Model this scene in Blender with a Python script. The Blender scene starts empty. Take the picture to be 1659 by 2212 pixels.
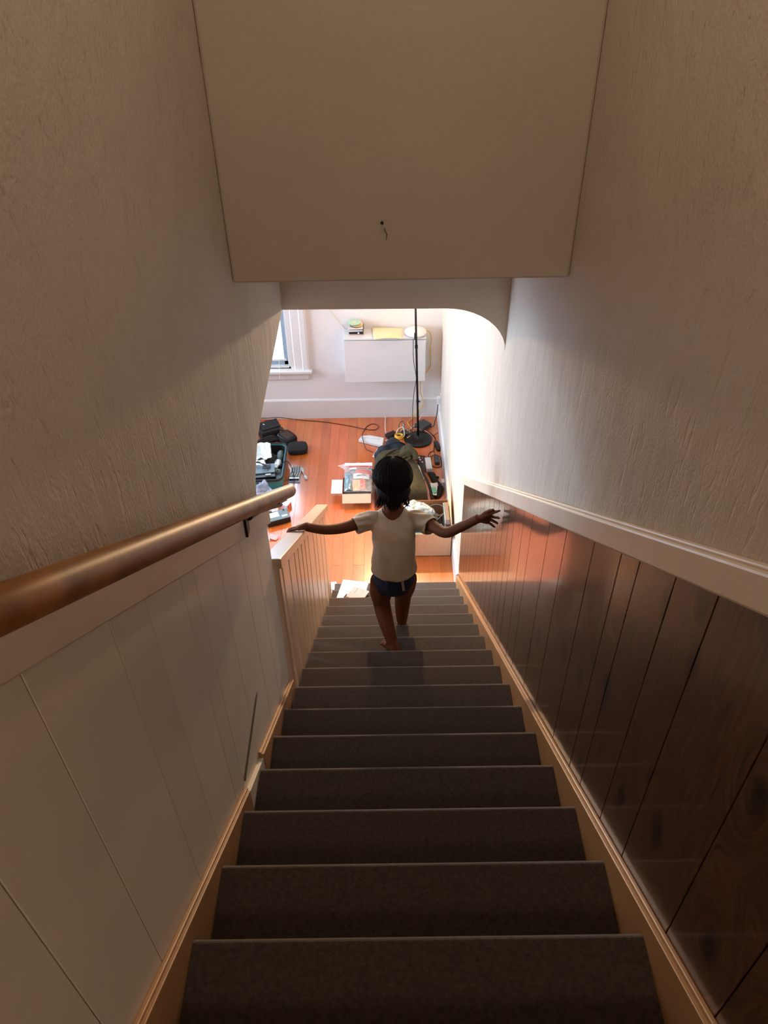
import bpy, bmesh, math, random
from mathutils import Vector, Matrix, noise

random.seed(7)
S = bpy.context.scene
C = S.collection

# ------------------------------------------------------------------ camera
cam_d = bpy.data.cameras.new('camera')
cam = bpy.data.objects.new('camera', cam_d)
C.objects.link(cam)
cam_d.sensor_fit = 'VERTICAL'
cam_d.sensor_height = 36.0
cam_d.lens = 1720.0 * 36.0 / 2212.0
cam_d.clip_start = 0.02
R_ = Vector((0.999872, -0.00708378, -0.01434613))
U_ = Vector((0.0155114, 0.64901103, 0.76062086))
F_ = Vector((-0.00392273, 0.76074602, -0.64903783))
cam.matrix_world = Matrix((
    (R_.x, U_.x, -F_.x, 0.0),
    (R_.y, U_.y, -F_.y, 0.0),
    (R_.z, U_.z, -F_.z, 4.821),
    (0, 0, 0, 1)))
S.camera = cam

# ------------------------------------------------------------------ world, lights, exposure
W = bpy.data.worlds.new('sky')
S.world = W
W.use_nodes = True
bg = W.node_tree.nodes['Background']
bg.inputs[0].default_value = (0.55, 0.77, 1.0, 1)
bg.inputs[1].default_value = 8.0
S.view_settings.view_transform = 'Standard'
S.view_settings.look = 'None'
S.view_settings.gamma = 1.0
S.view_settings.use_curve_mapping = False
S.view_settings.exposure = 0.0
try:
    S.cycles.use_denoising = True
    S.cycles.max_bounces = 10
    S.cycles.diffuse_bounces = 6
    S.cycles.transparent_max_bounces = 12
    S.cycles.sample_clamp_indirect = 4.0
except Exception:
    pass


def area(name, loc, aim, sx, sy, power, col):
    d = bpy.data.lights.new(name, 'AREA')
    d.shape = 'RECTANGLE'
    d.size, d.size_y, d.energy, d.color = sx, sy, power, col
    o = bpy.data.objects.new(name, d)
    C.objects.link(o)
    o.location = loc
    o.rotation_euler = (Vector(aim) - Vector(loc)).to_track_quat('-Z', 'Y').to_euler()
    return o


# daylight through the lower room's windows
area('daylight_side_window', (-3.30, 6.20, 1.85), (0.0, 5.8, 1.0), 1.5, 1.7, 90, (0.86, 0.93, 1.0))
area('daylight_near_window', (-4.60, 4.00, 2.20), (0.1, 5.2, 0.7), 0.70, 0.90, 80, (0.84, 0.92, 1.0))
area('daylight_back_window', (-1.37, 7.62, 1.45), (-1.2, 5.0, 0.9), 0.75, 1.6, 30, (0.78, 0.89, 1.0))
# added warm fill over the stairs; ceiling lamp of the hall behind the photographer
area('stairwell_fill', (0.05, 1.50, 5.66), (0.05, 1.50, 3.0), 0.6, 1.1, 5.2, (1.0, 0.81, 0.61))
area('hall_ceiling_lamp', (0.05, -1.3, 5.66), (0.05, -1.3, 3.0), 0.5, 0.5, 13.5, (1.0, 0.82, 0.63))

# ------------------------------------------------------------------ helpers
def srgb(*c):
    if len(c) == 1 and isinstance(c[0], str):
        h = c[0].lstrip('#')
        c = [int(h[i:i + 2], 16) for i in (0, 2, 4)]
    out = []
    for v in c:
        v = v / 255.0
        out.append(v / 12.92 if v <= 0.04045 else ((v + 0.055) / 1.055) ** 2.4)
    return (out[0], out[1], out[2], 1.0)


def M(name, col, rough=0.5, metal=0.0, coat=0.0, var=0.0, vscale=8.0, stretch=(1, 1, 1), rnd=0.0,
      bump=0.0, bscale=40.0, bstretch=None, bdist=0.01, sheen=0.0, emit=0.0, spec=0.5, sss=0.0, detail=4.0, hue=0.0, coatr=0.1):
    m = bpy.data.materials.new(name)
    m.use_nodes = True
    nt = m.node_tree
    P = nt.nodes['Principled BSDF']
    c = srgb(col) if isinstance(col, str) else (*col[:3], 1.0)
    P.inputs['Base Color'].default_value = c
    P.inputs['Roughness'].default_value = rough
    P.inputs['Metallic'].default_value = metal
    P.inputs['Coat Weight'].default_value = coat
    P.inputs['Coat Roughness'].default_value = coatr
    P.inputs['Sheen Weight'].default_value = sheen
    P.inputs['Specular IOR Level'].default_value = spec
    if sss:
        P.inputs['Subsurface Weight'].default_value = sss
        P.inputs['Subsurface Radius'].default_value = (0.012, 0.005, 0.003)
    if emit:
        P.inputs['Emission Color'].default_value = c
        P.inputs['Emission Strength'].default_value = emit
    L = nt.links.new
    if var or rnd or bump:
        tc = nt.nodes.new('ShaderNodeTexCoord')
    if var or rnd:
        hsv = nt.nodes.new('ShaderNodeHueSaturation')
        hsv.inputs['Color'].default_value = c
        val = None
        if var:
            mp = nt.nodes.new('ShaderNodeMapping')
            mp.inputs['Scale'].default_value = stretch
            L(tc.outputs['Object'], mp.inputs['Vector'])
            if rnd:
                oi = nt.nodes.new('ShaderNodeObjectInfo')
                mu = nt.nodes.new('ShaderNodeVectorMath')
                mu.operation = 'SCALE'
                mu.inputs[0].default_value = (13, 7, 5)
                L(oi.outputs['Random'], mu.inputs['Scale'])
                L(mu.outputs[0], mp.inputs['Location'])
            nz = nt.nodes.new('ShaderNodeTexNoise')
            nz.inputs['Scale'].default_value = vscale
            nz.inputs['Detail'].default_value = detail
            L(mp.outputs[0], nz.inputs['Vector'])
            mr = nt.nodes.new('ShaderNodeMapRange')
            mr.inputs['From Min'].default_value = 0.25
            mr.inputs['From Max'].default_value = 0.75
            mr.inputs['To Min'].default_value = 1 - var
            mr.inputs['To Max'].default_value = 1 + var
            L(nz.outputs['Fac'], mr.inputs['Value'])
            val = mr.outputs[0]
        if rnd:
            oi2 = nt.nodes.new('ShaderNodeObjectInfo')
            mr2 = nt.nodes.new('ShaderNodeMapRange')
            mr2.inputs['To Min'].default_value = 1 - rnd
            mr2.inputs['To Max'].default_value = 1 + rnd
            L(oi2.outputs['Random'], mr2.inputs['Value'])
            if hue:
                ml = nt.nodes.new('ShaderNodeMath')
                ml.operation = 'MULTIPLY'
                ml.inputs[1].default_value = 7.31
                fr = nt.nodes.new('ShaderNodeMath')
                fr.operation = 'FRACT'
                L(oi2.outputs['Random'], ml.inputs[0])
                L(ml.outputs[0], fr.inputs[0])
                mr3 = nt.nodes.new('ShaderNodeMapRange')
                mr3.inputs['To Min'].default_value = 0.5 - hue
                mr3.inputs['To Max'].default_value = 0.5 + hue
                L(fr.outputs[0], mr3.inputs['Value'])
                L(mr3.outputs[0], hsv.inputs['Hue'])
            if val is None:
                val = mr2.outputs[0]
            else:
                mm = nt.nodes.new('ShaderNodeMath')
                mm.operation = 'MULTIPLY'
                L(val, mm.inputs[0])
                L(mr2.outputs[0], mm.inputs[1])
                val = mm.outputs[0]
        L(val, hsv.inputs['Value'])
        L(hsv.outputs[0], P.inputs['Base Color'])
    if bump:
        mp2 = nt.nodes.new('ShaderNodeMapping')
        mp2.inputs['Scale'].default_value = bstretch or (1, 1, 1)
        L(tc.outputs['Object'], mp2.inputs['Vector'])
        n2 = nt.nodes.new('ShaderNodeTexNoise')
        n2.inputs['Scale'].default_value = bscale
        n2.inputs['Detail'].default_value = 5
        L(mp2.outputs[0], n2.inputs['Vector'])
        b = nt.nodes.new('ShaderNodeBump')
        b.inputs['Strength'].default_value = bump
        b.inputs['Distance'].default_value = bdist
        L(n2.outputs['Fac'], b.inputs['Height'])
        L(b.outputs[0], P.inputs['Normal'])
    return m


def film(name, col, opacity=0.35, rough=0.15, scale=30.0, bump=0.6):
    """thin clear plastic: mostly see-through, with creases that catch the light"""
    m = bpy.data.materials.new(name)
    m.use_nodes = True
    nt = m.node_tree
    P = nt.nodes['Principled BSDF']
    P.inputs['Base Color'].default_value = srgb(col)
    P.inputs['Roughness'].default_value = rough
    out = nt.nodes['Material Output']
    tr = nt.nodes.new('ShaderNodeBsdfTransparent')
    mx = nt.nodes.new('ShaderNodeMixShader')
    tc = nt.nodes.new('ShaderNodeTexCoord')
    nz = nt.nodes.new('ShaderNodeTexNoise')
    nz.inputs['Scale'].default_value = scale
    nz.inputs['Detail'].default_value = 3
    mr = nt.nodes.new('ShaderNodeMapRange')
    mr.inputs['From Min'].default_value = 0.35
    mr.inputs['From Max'].default_value = 0.7
    mr.inputs['To Min'].default_value = opacity * 0.5
    mr.inputs['To Max'].default_value = min(1.0, opacity * 1.7)
    b = nt.nodes.new('ShaderNodeBump')
    b.inputs['Strength'].default_value = bump
    b.inputs['Distance'].default_value = 0.01
    L = nt.links.new
    L(tc.outputs['Object'], nz.inputs['Vector'])
    L(nz.outputs['Fac'], mr.inputs['Value'])
    L(nz.outputs['Fac'], b.inputs['Height'])
    L(b.outputs[0], P.inputs['Normal'])
    L(mr.outputs[0], mx.inputs[0])
    L(tr.outputs[0], mx.inputs[1])
    L(P.outputs[0], mx.inputs[2])
    L(mx.outputs[0], out.inputs['Surface'])
    return m


class G:
    """collects simple shapes into one mesh"""

    def __init__(s):
        s.v, s.f = [], []

    def add(s, vs, fs, mat=None):
        n = len(s.v)
        s.v += [tuple(mat @ Vector(p)) if mat else tuple(p) for p in vs]
        s.f += [tuple(i + n for i in f) for f in fs]
        return s

    def box(s, x0, x1, y0, y1, z0, z1, mat=None):
        v = [(x0, y0, z0), (x1, y0, z0), (x1, y1, z0), (x0, y1, z0), (x0, y0, z1), (x1, y0, z1), (x1, y1, z1), (x0, y1, z1)]
        f = [(0, 3, 2, 1), (4, 5, 6, 7), (0, 1, 5, 4), (1, 2, 6, 5), (2, 3, 7, 6), (3, 0, 4, 7)]
        return s.add(v, f, mat)

    def cbox(s, c, size, rz=0.0, rx=0.0, ry=0.0):
        m = Matrix.Translation(c) @ Matrix.Rotation(rz, 4, 'Z') @ Matrix.Rotation(rx, 4, 'X') @ Matrix.Rotation(ry, 4, 'Y')
        a, b, d = [k / 2 for k in size]
        return s.box(-a, a, -b, b, -d, d, m)

    def prism(s, poly, axis, a, b):
        """extrude a 2-D polygon along an axis: X -> poly is (y, z); Y -> (x, z); Z -> (x, y)"""
        def P(p, t):
            return {'X': (t, p[0], p[1]), 'Y': (p[0], t, p[1]), 'Z': (p[0], p[1], t)}[axis]
        n = len(poly)
        v = [P(p, a) for p in poly] + [P(p, b) for p in poly]
        f = [tuple(range(n))[::-1], tuple(range(n, 2 * n))]
        f += [(i, (i + 1) % n, n + (i + 1) % n, n + i) for i in range(n)]
        return s.add(v, f)

    def loft(s, rings, cap=True, closed=False):
        n = len(rings[0])
        base = len(s.v)
        for r in rings:
            s.v += [tuple(p) for p in r]
        m = len(rings)
        for i in range(m if closed else m - 1):
            for j in range(n):
                a = base + i * n + j
                b = base + i * n + (j + 1) % n
                c = base + ((i + 1) % m) * n + (j + 1) % n
                d = base + ((i + 1) % m) * n + j
                s.f.append((a, b, c, d))
        if cap and not closed:
            s.f.append(tuple(base + j for j in range(n))[::-1])
            s.f.append(tuple(base + (m - 1) * n + j for j in range(n)))
        return s

    def tube(s, pts, r, n=8, flat=1.0, closed=False, up=(0, 0, 1)):
        pts = [Vector(p) for p in pts]
        k = len(pts)
        rr = [r] * k if isinstance(r, (int, float)) else list(r)
        rings = []
        U = Vector(up)
        for i, p in enumerate(pts):
            if closed:
                t = pts[(i + 1) % k] - pts[i - 1]
            else:
                t = pts[min(i + 1, k - 1)] - pts[max(i - 1, 0)]
            t = t.normalized() if t.length > 1e-9 else Vector((0, 0, 1))
            a = t.cross(U)
            if a.length < 1e-3:
                a = t.cross(Vector((0.2, 1, 0)))
            a.normalize()
            b = a.cross(t).normalized()
            q = rr[i]
            ra, rb = (q, q * flat) if not isinstance(q, (tuple, list)) else q
            rings.append([p + a * (math.cos(w) * ra) + b * (math.sin(w) * rb) for w in [2 * math.pi * j / n for j in range(n)]])
        return s.loft(rings, closed=closed)

    def lathe(s, prof, c, n=24, mat=None):
        rings = []
        for (r, z) in prof:
            rings.append([Vector((c[0] + r * math.cos(2 * math.pi * j / n), c[1] + r * math.sin(2 * math.pi * j / n), c[2] + z)) for j in range(n)])
        return s.loft(rings)

    def ball(s, c, r, nu=16, nv=10, amp=0.0, freq=8.0, seed=0, floor=None, mat=None):
        rx, ry, rz = (r, r, r) if isinstance(r, (int, float)) else r
        rings = []
        for i in range(nv + 1):
            ph = -math.pi / 2 + math.pi * (0.02 + 0.96 * i / nv)
            ring = []
            for j in range(nu):
                th = 2 * math.pi * j / nu
                d = Vector((math.cos(ph) * math.cos(th), math.cos(ph) * math.sin(th), math.sin(ph)))
                p = Vector((d.x * rx, d.y * ry, d.z * rz))
                if mat:
                    p = mat @ p
                p = p + Vector(c)
                if amp:
                    p += d * amp * (noise.noise(p * freq + Vector((seed, seed * 1.7, 0))) + 0.5 * noise.noise(p * freq * 2.3 + Vector((seed, 0, seed))))
                if floor is not None and p.z < floor:
                    p.z = floor
                ring.append(p)
            rings.append(ring)
        return s.loft(rings)

    def grid(s, fn, nu, nv):
        base = len(s.v)
        for i in range(nu + 1):
            for j in range(nv + 1):
                s.v.append(tuple(fn(i / nu, j / nv)))
        for i in range(nu):
            for j in range(nv):
                a = base + i * (nv + 1) + j
                s.f.append((a, a + nv + 1, a + nv + 2, a + 1))
        return s


def mesh(name, g, smooth=False):
    me = bpy.data.meshes.new(name)
    me.from_pydata(g.v, [], g.f)
    bm = bmesh.new()
    bm.from_mesh(me)
    bmesh.ops.recalc_face_normals(bm, faces=bm.faces)
    bm.to_mesh(me)
    bm.free()
    if smooth:
        me.polygons.foreach_set('use_smooth', [True] * len(me.polygons))
    me.update()
    return me


def obj(name, g, mat, parent=None, smooth=False, bevel=0.0, seg=2, solid=0.0, sub=0):
    me = g if isinstance(g, bpy.types.Mesh) else mesh(name, g, smooth)
    o = bpy.data.objects.new(name, me)
    C.objects.link(o)
    if mat:
        me.materials.append(mat)
    if solid:
        md = o.modifiers.new('thick', 'SOLIDIFY')
        md.thickness = solid
        md.offset = 0
    if bevel:
        md = o.modifiers.new('bevel', 'BEVEL')
        md.width = bevel
        md.segments = seg
        md.limit_method = 'ANGLE'
        md.angle_limit = math.radians(40)
    if sub:
        md = o.modifiers.new('sub', 'SUBSURF')
        md.levels = md.render_levels = sub
    if parent:
        o.parent = parent
        if parent.type == 'EMPTY':
            o.matrix_parent_inverse = Matrix.Translation(parent.location).inverted()
    return o


def tag(o, label, cat, group=None, kind=None):
    o['label'] = label
    o['category'] = cat
    if group:
        o['group'] = group
    if kind:
        o['kind'] = kind
    return o


def thing(name, label, cat, loc, group=None):
    o = bpy.data.objects.new(name, None)
    C.objects.link(o)
    o.location = loc
    o.empty_display_size = 0.05
    return tag(o, label, cat, group)


def struct(name, g, mat, label, cat, **k):
    o = obj(name, g, mat, **k)
    return tag(o, label, cat, None, 'structure')


def spline(pts, n=8, closed=False):
    P = [Vector(p) for p in pts]
    out = []
    k = len(P)
    rng = k if closed else k - 1
    for i in range(rng):
        if closed:
            p0, p1, p2, p3 = P[i - 1], P[i], P[(i + 1) % k], P[(i + 2) % k]
        else:
            p0, p1, p2, p3 = P[max(i - 1, 0)], P[i], P[i + 1], P[min(i + 2, k - 1)]
        for j in range(n):
            t = j / n
            out.append(0.5 * ((2 * p1) + (-p0 + p2) * t + (2 * p0 - 5 * p1 + 4 * p2 - p3) * t * t + (-p0 + 3 * p1 - 3 * p2 + p3) * t ** 3))
    if not closed:
        out.append(P[-1])
    return out


def cable(name, pts, r, mat, label=None, cat=None, parent=None, group=None, n=6, z=None):
    if z is not None:
        pts = [(p[0], p[1], (p[2] if len(p) > 2 else z)) for p in pts]
    o = obj(name, G().tube(spline(pts, n), r, 6), mat, parent, smooth=True)
    if label:
        tag(o, label, cat, group)
    return o


# ------------------------------------------------------------------ materials
def streaked_plaster():
    """hand-trowelled plaster: short vertical gouges scattered over a gently uneven face"""
    m = M('plaster', '#CFC3B6', 0.75, var=0.05, vscale=3.0)
    nt = m.node_tree
    L = nt.links.new
    P = nt.nodes['Principled BSDF']
    tc = nt.nodes.new('ShaderNodeTexCoord')
    hs = []
    for sc, st, lo, hi, amp in ((40, (1, 1, 0.22), 0.60, 0.72, -1.1), (75, (1, 1, 0.30), 0.60, 0.72, -0.6), (9, (1, 1, 0.5), 0.2, 0.8, 1.5), (130, (1, 1, 0.8), 0.3, 0.7, 0.22)):
        mp = nt.nodes.new('ShaderNodeMapping')
        mp.inputs['Scale'].default_value = st
        L(tc.outputs['Object'], mp.inputs['Vector'])
        nz = nt.nodes.new('ShaderNodeTexNoise')
        nz.inputs['Scale'].default_value = sc
        nz.inputs['Detail'].default_value = 3
        L(mp.outputs[0], nz.inputs['Vector'])
        mr = nt.nodes.new('ShaderNodeMapRange')
        mr.interpolation_type = 'SMOOTHSTEP'
        mr.inputs['From Min'].default_value = lo
        mr.inputs['From Max'].default_value = hi
        mr.inputs['To Max'].default_value = amp
        L(nz.outputs['Fac'], mr.inputs['Value'])
        hs.append(mr.outputs[0])
    out = hs[0]
    for h in hs[1:]:
        ad = nt.nodes.new('ShaderNodeMath')
        L(out, ad.inputs[0])
        L(h, ad.inputs[1])
        out = ad.outputs[0]
    b = nt.nodes.new('ShaderNodeBump')
    b.inputs['Strength'].default_value = 0.45
    b.inputs['Distance'].default_value = 0.006
    L(out, b.inputs['Height'])
    L(b.outputs[0], P.inputs['Normal'])
    return m


m_plaster = streaked_plaster()
m_plaster_flat = M('plaster_smooth', '#CFC2B3', 0.8, var=0.04, vscale=2.5, bump=0.25, bscale=60, bdist=0.006)
m_roomwall = M('white_wall', '#E2DFDF', 0.6, var=0.02, vscale=4, bump=0.35, bscale=14, bstretch=(1, 1, 0.4), bdist=0.01)
m_trim = M('white_trim', '#DAD7D6', 0.35, var=0.02, vscale=10)
m_beigetrim = M('beige_painted_wood', '#E8D8C6', 0.33, var=0.06, vscale=9, bump=0.12, bscale=40, bdist=0.004)
m_capleft = M('beige_cap_paint', '#DCC9B6', 0.4, var=0.06, vscale=9, bump=0.1, bscale=40, bdist=0.004)
m_skirt = M('tan_stair_skirt', '#B58A5E', 0.4, var=0.12, vscale=14, stretch=(1, 0.3, 0.3))
m_leftpanel = M('beige_panel_paint', '#E9DFD0', 0.42, var=0.05, vscale=4, rnd=0.03, bump=0.06, bscale=25, bdist=0.004)
m_bal = M('balustrade_paint', '#C9AC8E', 0.28, var=0.05, vscale=6, rnd=0.04)
m_floor = M('orange_fir_boards', '#C0622D', 0.26, coat=1.0, var=0.17, vscale=9, stretch=(3.2, 0.35, 1), rnd=0.13, hue=0.008, coatr=0.13, detail=6)
m_floor.node_tree.nodes['Principled BSDF'].inputs['Coat IOR'].default_value = 1.75
m_subfloor = M('subfloor', '#7A3A18', 0.8, var=0.1)
m_carpet = M('brown_carpet', '#40322A', 1.0, var=0.5, vscale=95, detail=9, bump=0.7, bscale=420, bdist=0.003, spec=0.1, sheen=0.7)
m_rail = M('varnished_rail', '#94602F', 0.46, coat=0.0, spec=0.28, var=0.45, vscale=14, stretch=(3, 0.6, 0.6))
m_black = M('black_plastic', '#151517', 0.42, var=0.1, vscale=20)
m_blackmat = M('black_fabric', '#121214', 0.85, var=0.25, vscale=60, bump=0.3, bscale=200, bdist=0.002)
m_blackmetal = M('black_metal', '#0E0E10', 0.35, metal=0.3, var=0.05)
m_cordblack = M('loose_cable', '#191513', 0.5, var=0.05)
m_white = M('white_plastic', '#D9D9DA', 0.3, var=0.02)
m_paper = M('white_paper', '#DEDEDD', 0.7, var=0.03, vscale=12)
m_cardboard = M('cardboard', '#E6C09A', 0.75, var=0.06, vscale=10, stretch=(6, 1, 1))
m_paleboard = M('pale_cardboard', '#CDB39C', 0.75, var=0.05)
m_cardwhite = M('white_card', '#E2DAD6', 0.7, var=0.04)
m_cardinside = M('cardboard_inside', '#9A6A48', 0.8, var=0.06)
m_yellow = M('yellow_cord', '#E8B53A', 0.45, var=0.05)
m_whitecord = M('cream_cord', '#E9DFC8', 0.5, var=0.03)
m_pinkcord = M('pink_cord', '#D98C84', 0.5, var=0.03)
m_olive = M('olive_canvas', '#3A351D', 0.85, var=0.25, vscale=16, bump=0.8, bscale=24, bdist=0.012)
m_navy = M('navy_cloth', '#1B222D', 0.8, var=0.3, vscale=14, bump=0.9, bscale=30, bdist=0.008)
m_teal = M('teal_shell', '#2E8E93', 0.4, var=0.08)
m_tealdark = M('dark_teal', '#0F4656', 0.5, var=0.1)
m_film = film('clear_film', '#E8F0F6', 0.2)
m_filmwhite = film('cloudy_film', '#CFE2EA', 0.62, scale=40)
m_metalgrey = M('silver_metal', '#C9D3D8', 0.25, metal=0.8, var=0.05)
m_greycard = M('grey_card', '#8FA0A4', 0.5, var=0.08)
m_envelope = M('manila', '#E6D3A8', 0.65, var=0.05)
m_greytop = M('grey_blue_plastic', '#55666C', 0.4, var=0.08)
m_brownleather = M('dark_brown_lining', '#3A2A22', 0.7, var=0.15, vscale=12)
m_red = M('red_packet', '#E0524A', 0.45, var=0.1)
m_pink = M('pink_packet', '#EBA2AC', 0.45, var=0.1)
m_tan = M('tan_paper', '#CDA97C', 0.7, var=0.08)
m_antistatic = M('silver_bag', '#8EA6B2', 0.22, metal=0.6, var=0.2, vscale=18, bump=0.6, bscale=30, bdist=0.01)
m_ink = M('dark_ink', '#3C3A48', 0.7, var=0.02)
m_green = M('green_print', '#5FB29A', 0.5, var=0.2, vscale=60)
m_darkgrey = M('dark_grey_plastic', '#38383A', 0.45, var=0.08)
m_bookgrey = M('grey_brown_cover', '#6F6258', 0.6, var=0.15, vscale=120)
m_sash = M('grey_blue_sash', '#93A5B4', 0.35, var=0.03)
m_bulb = M('lit_globe', (1.0, 0.66, 0.32), 0.4, emit=230)

m_glass = bpy.data.materials.new('window_glass')
m_glass.use_nodes = True
_nt = m_glass.node_tree
_tr = _nt.nodes.new('ShaderNodeBsdfTransparent')
_tr.inputs[0].default_value = (0.93, 0.97, 1, 1)
_gl = _nt.nodes.new('ShaderNodeBsdfGlossy')
_gl.inputs['Roughness'].default_value = 0.02
_fr = _nt.nodes.new('ShaderNodeFresnel')
_mx = _nt.nodes.new('ShaderNodeMixShader')
_nt.links.new(_fr.outputs[0], _mx.inputs[0])
_nt.links.new(_tr.outputs[0], _mx.inputs[1])
_nt.links.new(_gl.outputs[0], _mx.inputs[2])
_nt.links.new(_mx.outputs[0], _nt.nodes['Material Output'].inputs['Surface'])


def panel_wood():
    """dark printed wood panelling: long grain, a few knots, glossy varnish"""
    m = M('dark_wood_panel', '#5A3B29', 0.28, coat=0.7, coatr=0.09, rnd=0.10, var=0.01)
    nt = m.node_tree
    P = nt.nodes['Principled BSDF']
    L = nt.links.new
    tc = nt.nodes.new('ShaderNodeTexCoord')
    sx = nt.nodes.new('ShaderNodeSeparateXYZ')
    L(tc.outputs['Object'], sx.inputs[0])
    cx_ = nt.nodes.new('ShaderNodeCombineXYZ')
    L(sx.outputs['Y'], cx_.inputs['X'])
    L(sx.outputs['Z'], cx_.inputs['Y'])
    mpk = nt.nodes.new('ShaderNodeMapping')
    mpk.inputs['Scale'].default_value = (4.6, 2.3, 1)
    mpk.inputs['Location'].default_value = (0.35, 0.6, 0)
    L(cx_.outputs[0], mpk.inputs['Vector'])
    vo = nt.nodes.new('ShaderNodeTexVoronoi')
    vo.voronoi_dimensions = '2D'
    vo.inputs['Scale'].default_value = 1.0
    L(mpk.outputs[0], vo.inputs['Vector'])
    kr = nt.nodes.new('ShaderNodeMapRange')
    kr.interpolation_type = 'SMOOTHSTEP'
    kr.inputs['From Min'].default_value = 0.05
    kr.inputs['From Max'].default_value = 0.17
    kr.inputs['To Min'].default_value = 0.22
    kr.inputs['To Max'].default_value = 1.0
    L(vo.outputs['Distance'], kr.inputs['Value'])
    # grain lines flow around the knots
    bend = nt.nodes.new('ShaderNodeMapRange')
    bend.interpolation_type = 'SMOOTHSTEP'
    bend.inputs['From Max'].default_value = 0.55
    bend.inputs['To Min'].default_value = 0.22
    bend.inputs['To Max'].default_value = 0.0
    L(vo.outputs['Distance'], bend.inputs['Value'])
    ad = nt.nodes.new('ShaderNodeMath')
    L(sx.outputs['Y'], ad.inputs[0])
    L(bend.outputs[0], ad.inputs[1])
    c2 = nt.nodes.new('ShaderNodeCombineXYZ')
    L(ad.outputs[0], c2.inputs['X'])
    L(sx.outputs['Z'], c2.inputs['Y'])
    mp = nt.nodes.new('ShaderNodeMapping')
    mp.inputs['Scale'].default_value = (9, 0.8, 1)
    L(c2.outputs[0], mp.inputs['Vector'])
    wv = nt.nodes.new('ShaderNodeTexNoise')
    wv.inputs['Scale'].default_value = 7
    wv.inputs['Detail'].default_value = 7
    wv.inputs['Distortion'].default_value = 1.2
    L(mp.outputs[0], wv.inputs['Vector'])
    gr = nt.nodes.new('ShaderNodeMapRange')
    gr.inputs['From Min'].default_value = 0.3
    gr.inputs['From Max'].default_value = 0.7
    gr.inputs['To Min'].default_value = 0.5
    gr.inputs['To Max'].default_value = 1.5
    L(wv.outputs['Fac'], gr.inputs['Value'])
    mu = nt.nodes.new('ShaderNodeMath')
    mu.operation = 'MULTIPLY'
    L(gr.outputs[0], mu.inputs[0])
    L(kr.outputs[0], mu.inputs[1])
    old = P.inputs['Base Color'].links[0].from_node
    val_in = old.inputs['Value'].links[0].from_socket
    m2 = nt.nodes.new('ShaderNodeMath')
    m2.operation = 'MULTIPLY'
    L(val_in, m2.inputs[0])
    L(mu.outputs[0], m2.inputs[1])
    L(m2.outputs[0], old.inputs['Value'])
    return m


m_panel = panel_wood()
m_groove = M('panel_groove', '#1A0E08', 0.8, var=0.05)
m_leftgroove = M('left_groove', '#6E6052', 0.8, var=0.05)

# ------------------------------------------------------------------ the setting
XL, XR = -0.4414, 0.5463          # carpet edges
PL, PR = -0.462, 0.568            # face of the panelling
WL, WR = -0.470, 0.578            # plaster faces
Y1, Z1, RUN, RISE = 0.7312, 2.972, 0.255, 0.18575


def ny(k):
    return Y1 + (k - 1) * RUN


def nz_(k):
    return Z1 - (k - 1) * RISE


def nline(y):
    return Z1 + (Y1 - y) * RISE / RUN


ROOM_L, ROOM_B, CEIL = -3.2, 7.25, 3.32
# floor of the lower room, board by board
fl = struct('floor', G().box(ROOM_L, WR, 0.8, ROOM_B, -0.12, -0.014), m_subfloor, 'orange varnished board floor of the lower room', 'floor')
pw = 0.0942
x = -0.678 - 27 * pw
row = 0
while x < WR - 0.01:
    x0, x1 = max(x, ROOM_L), min(x + pw, WR)
    y = 2.3
    first = True
    while y < ROOM_B - 0.02:
        ln = random.uniform(2.6, 4.6) if not first else random.uniform(1.4, 4.0)
        first = False
        ye = min(y + ln, ROOM_B)
        if x0 < -0.44 < x1 + pw * 0.2 and y < 4.94:
            ye = 4.947
        if x0 < -0.26 < x1 and y < 4.94:
            ye = 4.95
        if ROOM_B - ye < 0.3:
            ye = ROOM_B
        obj('plank', G().box(x0 + 0.0003, x1 - 0.0003, y + 0.0004, ye - 0.0004, -0.014, random.uniform(-0.0004, 0.0)), m_floor, fl, bevel=0.0007, seg=1)
        y = ye
    x += pw
    row += 1
# upstairs landing
struct('floor', G().box(WL, WR, -2.6, ny(0) - 0.03, nz_(0) - 0.2, nz_(0)), m_carpet, 'brown carpeted landing at the head of the stairs', 'floor')

# left stairwell wall: plaster, ending in an opening with a rounded corner
poly = [(-2.6, 0.0), (2.255, 0.0), (2.235, 2.0), (2.225, 3.0)]
for i in range(0, 9):
    a = math.pi / 2 * i / 8
    poly.append((2.225 + 0.32 * (1 - math.cos(a)), 3.0 + 0.152 * math.sin(a)))
poly += [(3.42, 3.152), (3.42, 5.72), (-2.6, 5.72)]
wl = struct('wall_left', G().prism(poly, 'X', WL, WL - 0.13), m_plaster, 'streaky plaster wall left of the stairs above the handrail', 'wall')
# right wall, one plane from the hall to the back of the room
wr = struct('wall_right', G().prism([(-2.6, 0), (ROOM_B + 0.1, 0), (ROOM_B + 0.1, 5.72), (-2.6, 5.72)], 'X', WR, WR + 0.13), m_plaster,
            'streaky plaster wall right of the stairs running into the lower room', 'wall')
struct('wall_front', G().box(WL, WR, 2.355, 2.50, 3.757, 5.72), m_plaster_flat, 'smooth plaster face above the stair opening', 'wall', bevel=0.008)
poly = [(WL, 3.150), (0.28, 3.143)]
for i in range(1, 11):
    a = math.pi / 2 * i / 10
    poly.append((0.28 + (WR - 0.28) * math.sin(a), 2.915 + (3.143 - 2.915) * math.cos(a)))
poly += [(WR, 3.9), (WL, 3.9)]
struct('wall_middle', G().prism(poly, 'Y', 3.41, 3.58), m_plaster_flat, 'plaster arch header with a rounded right corner over the stairs', 'wall')
struct('ceiling', G().box(WL, WR, 2.50, 3.58, 3.757, 3.86), m_plaster_flat, 'low soffit between the stair opening and the arch', 'ceiling')
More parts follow.
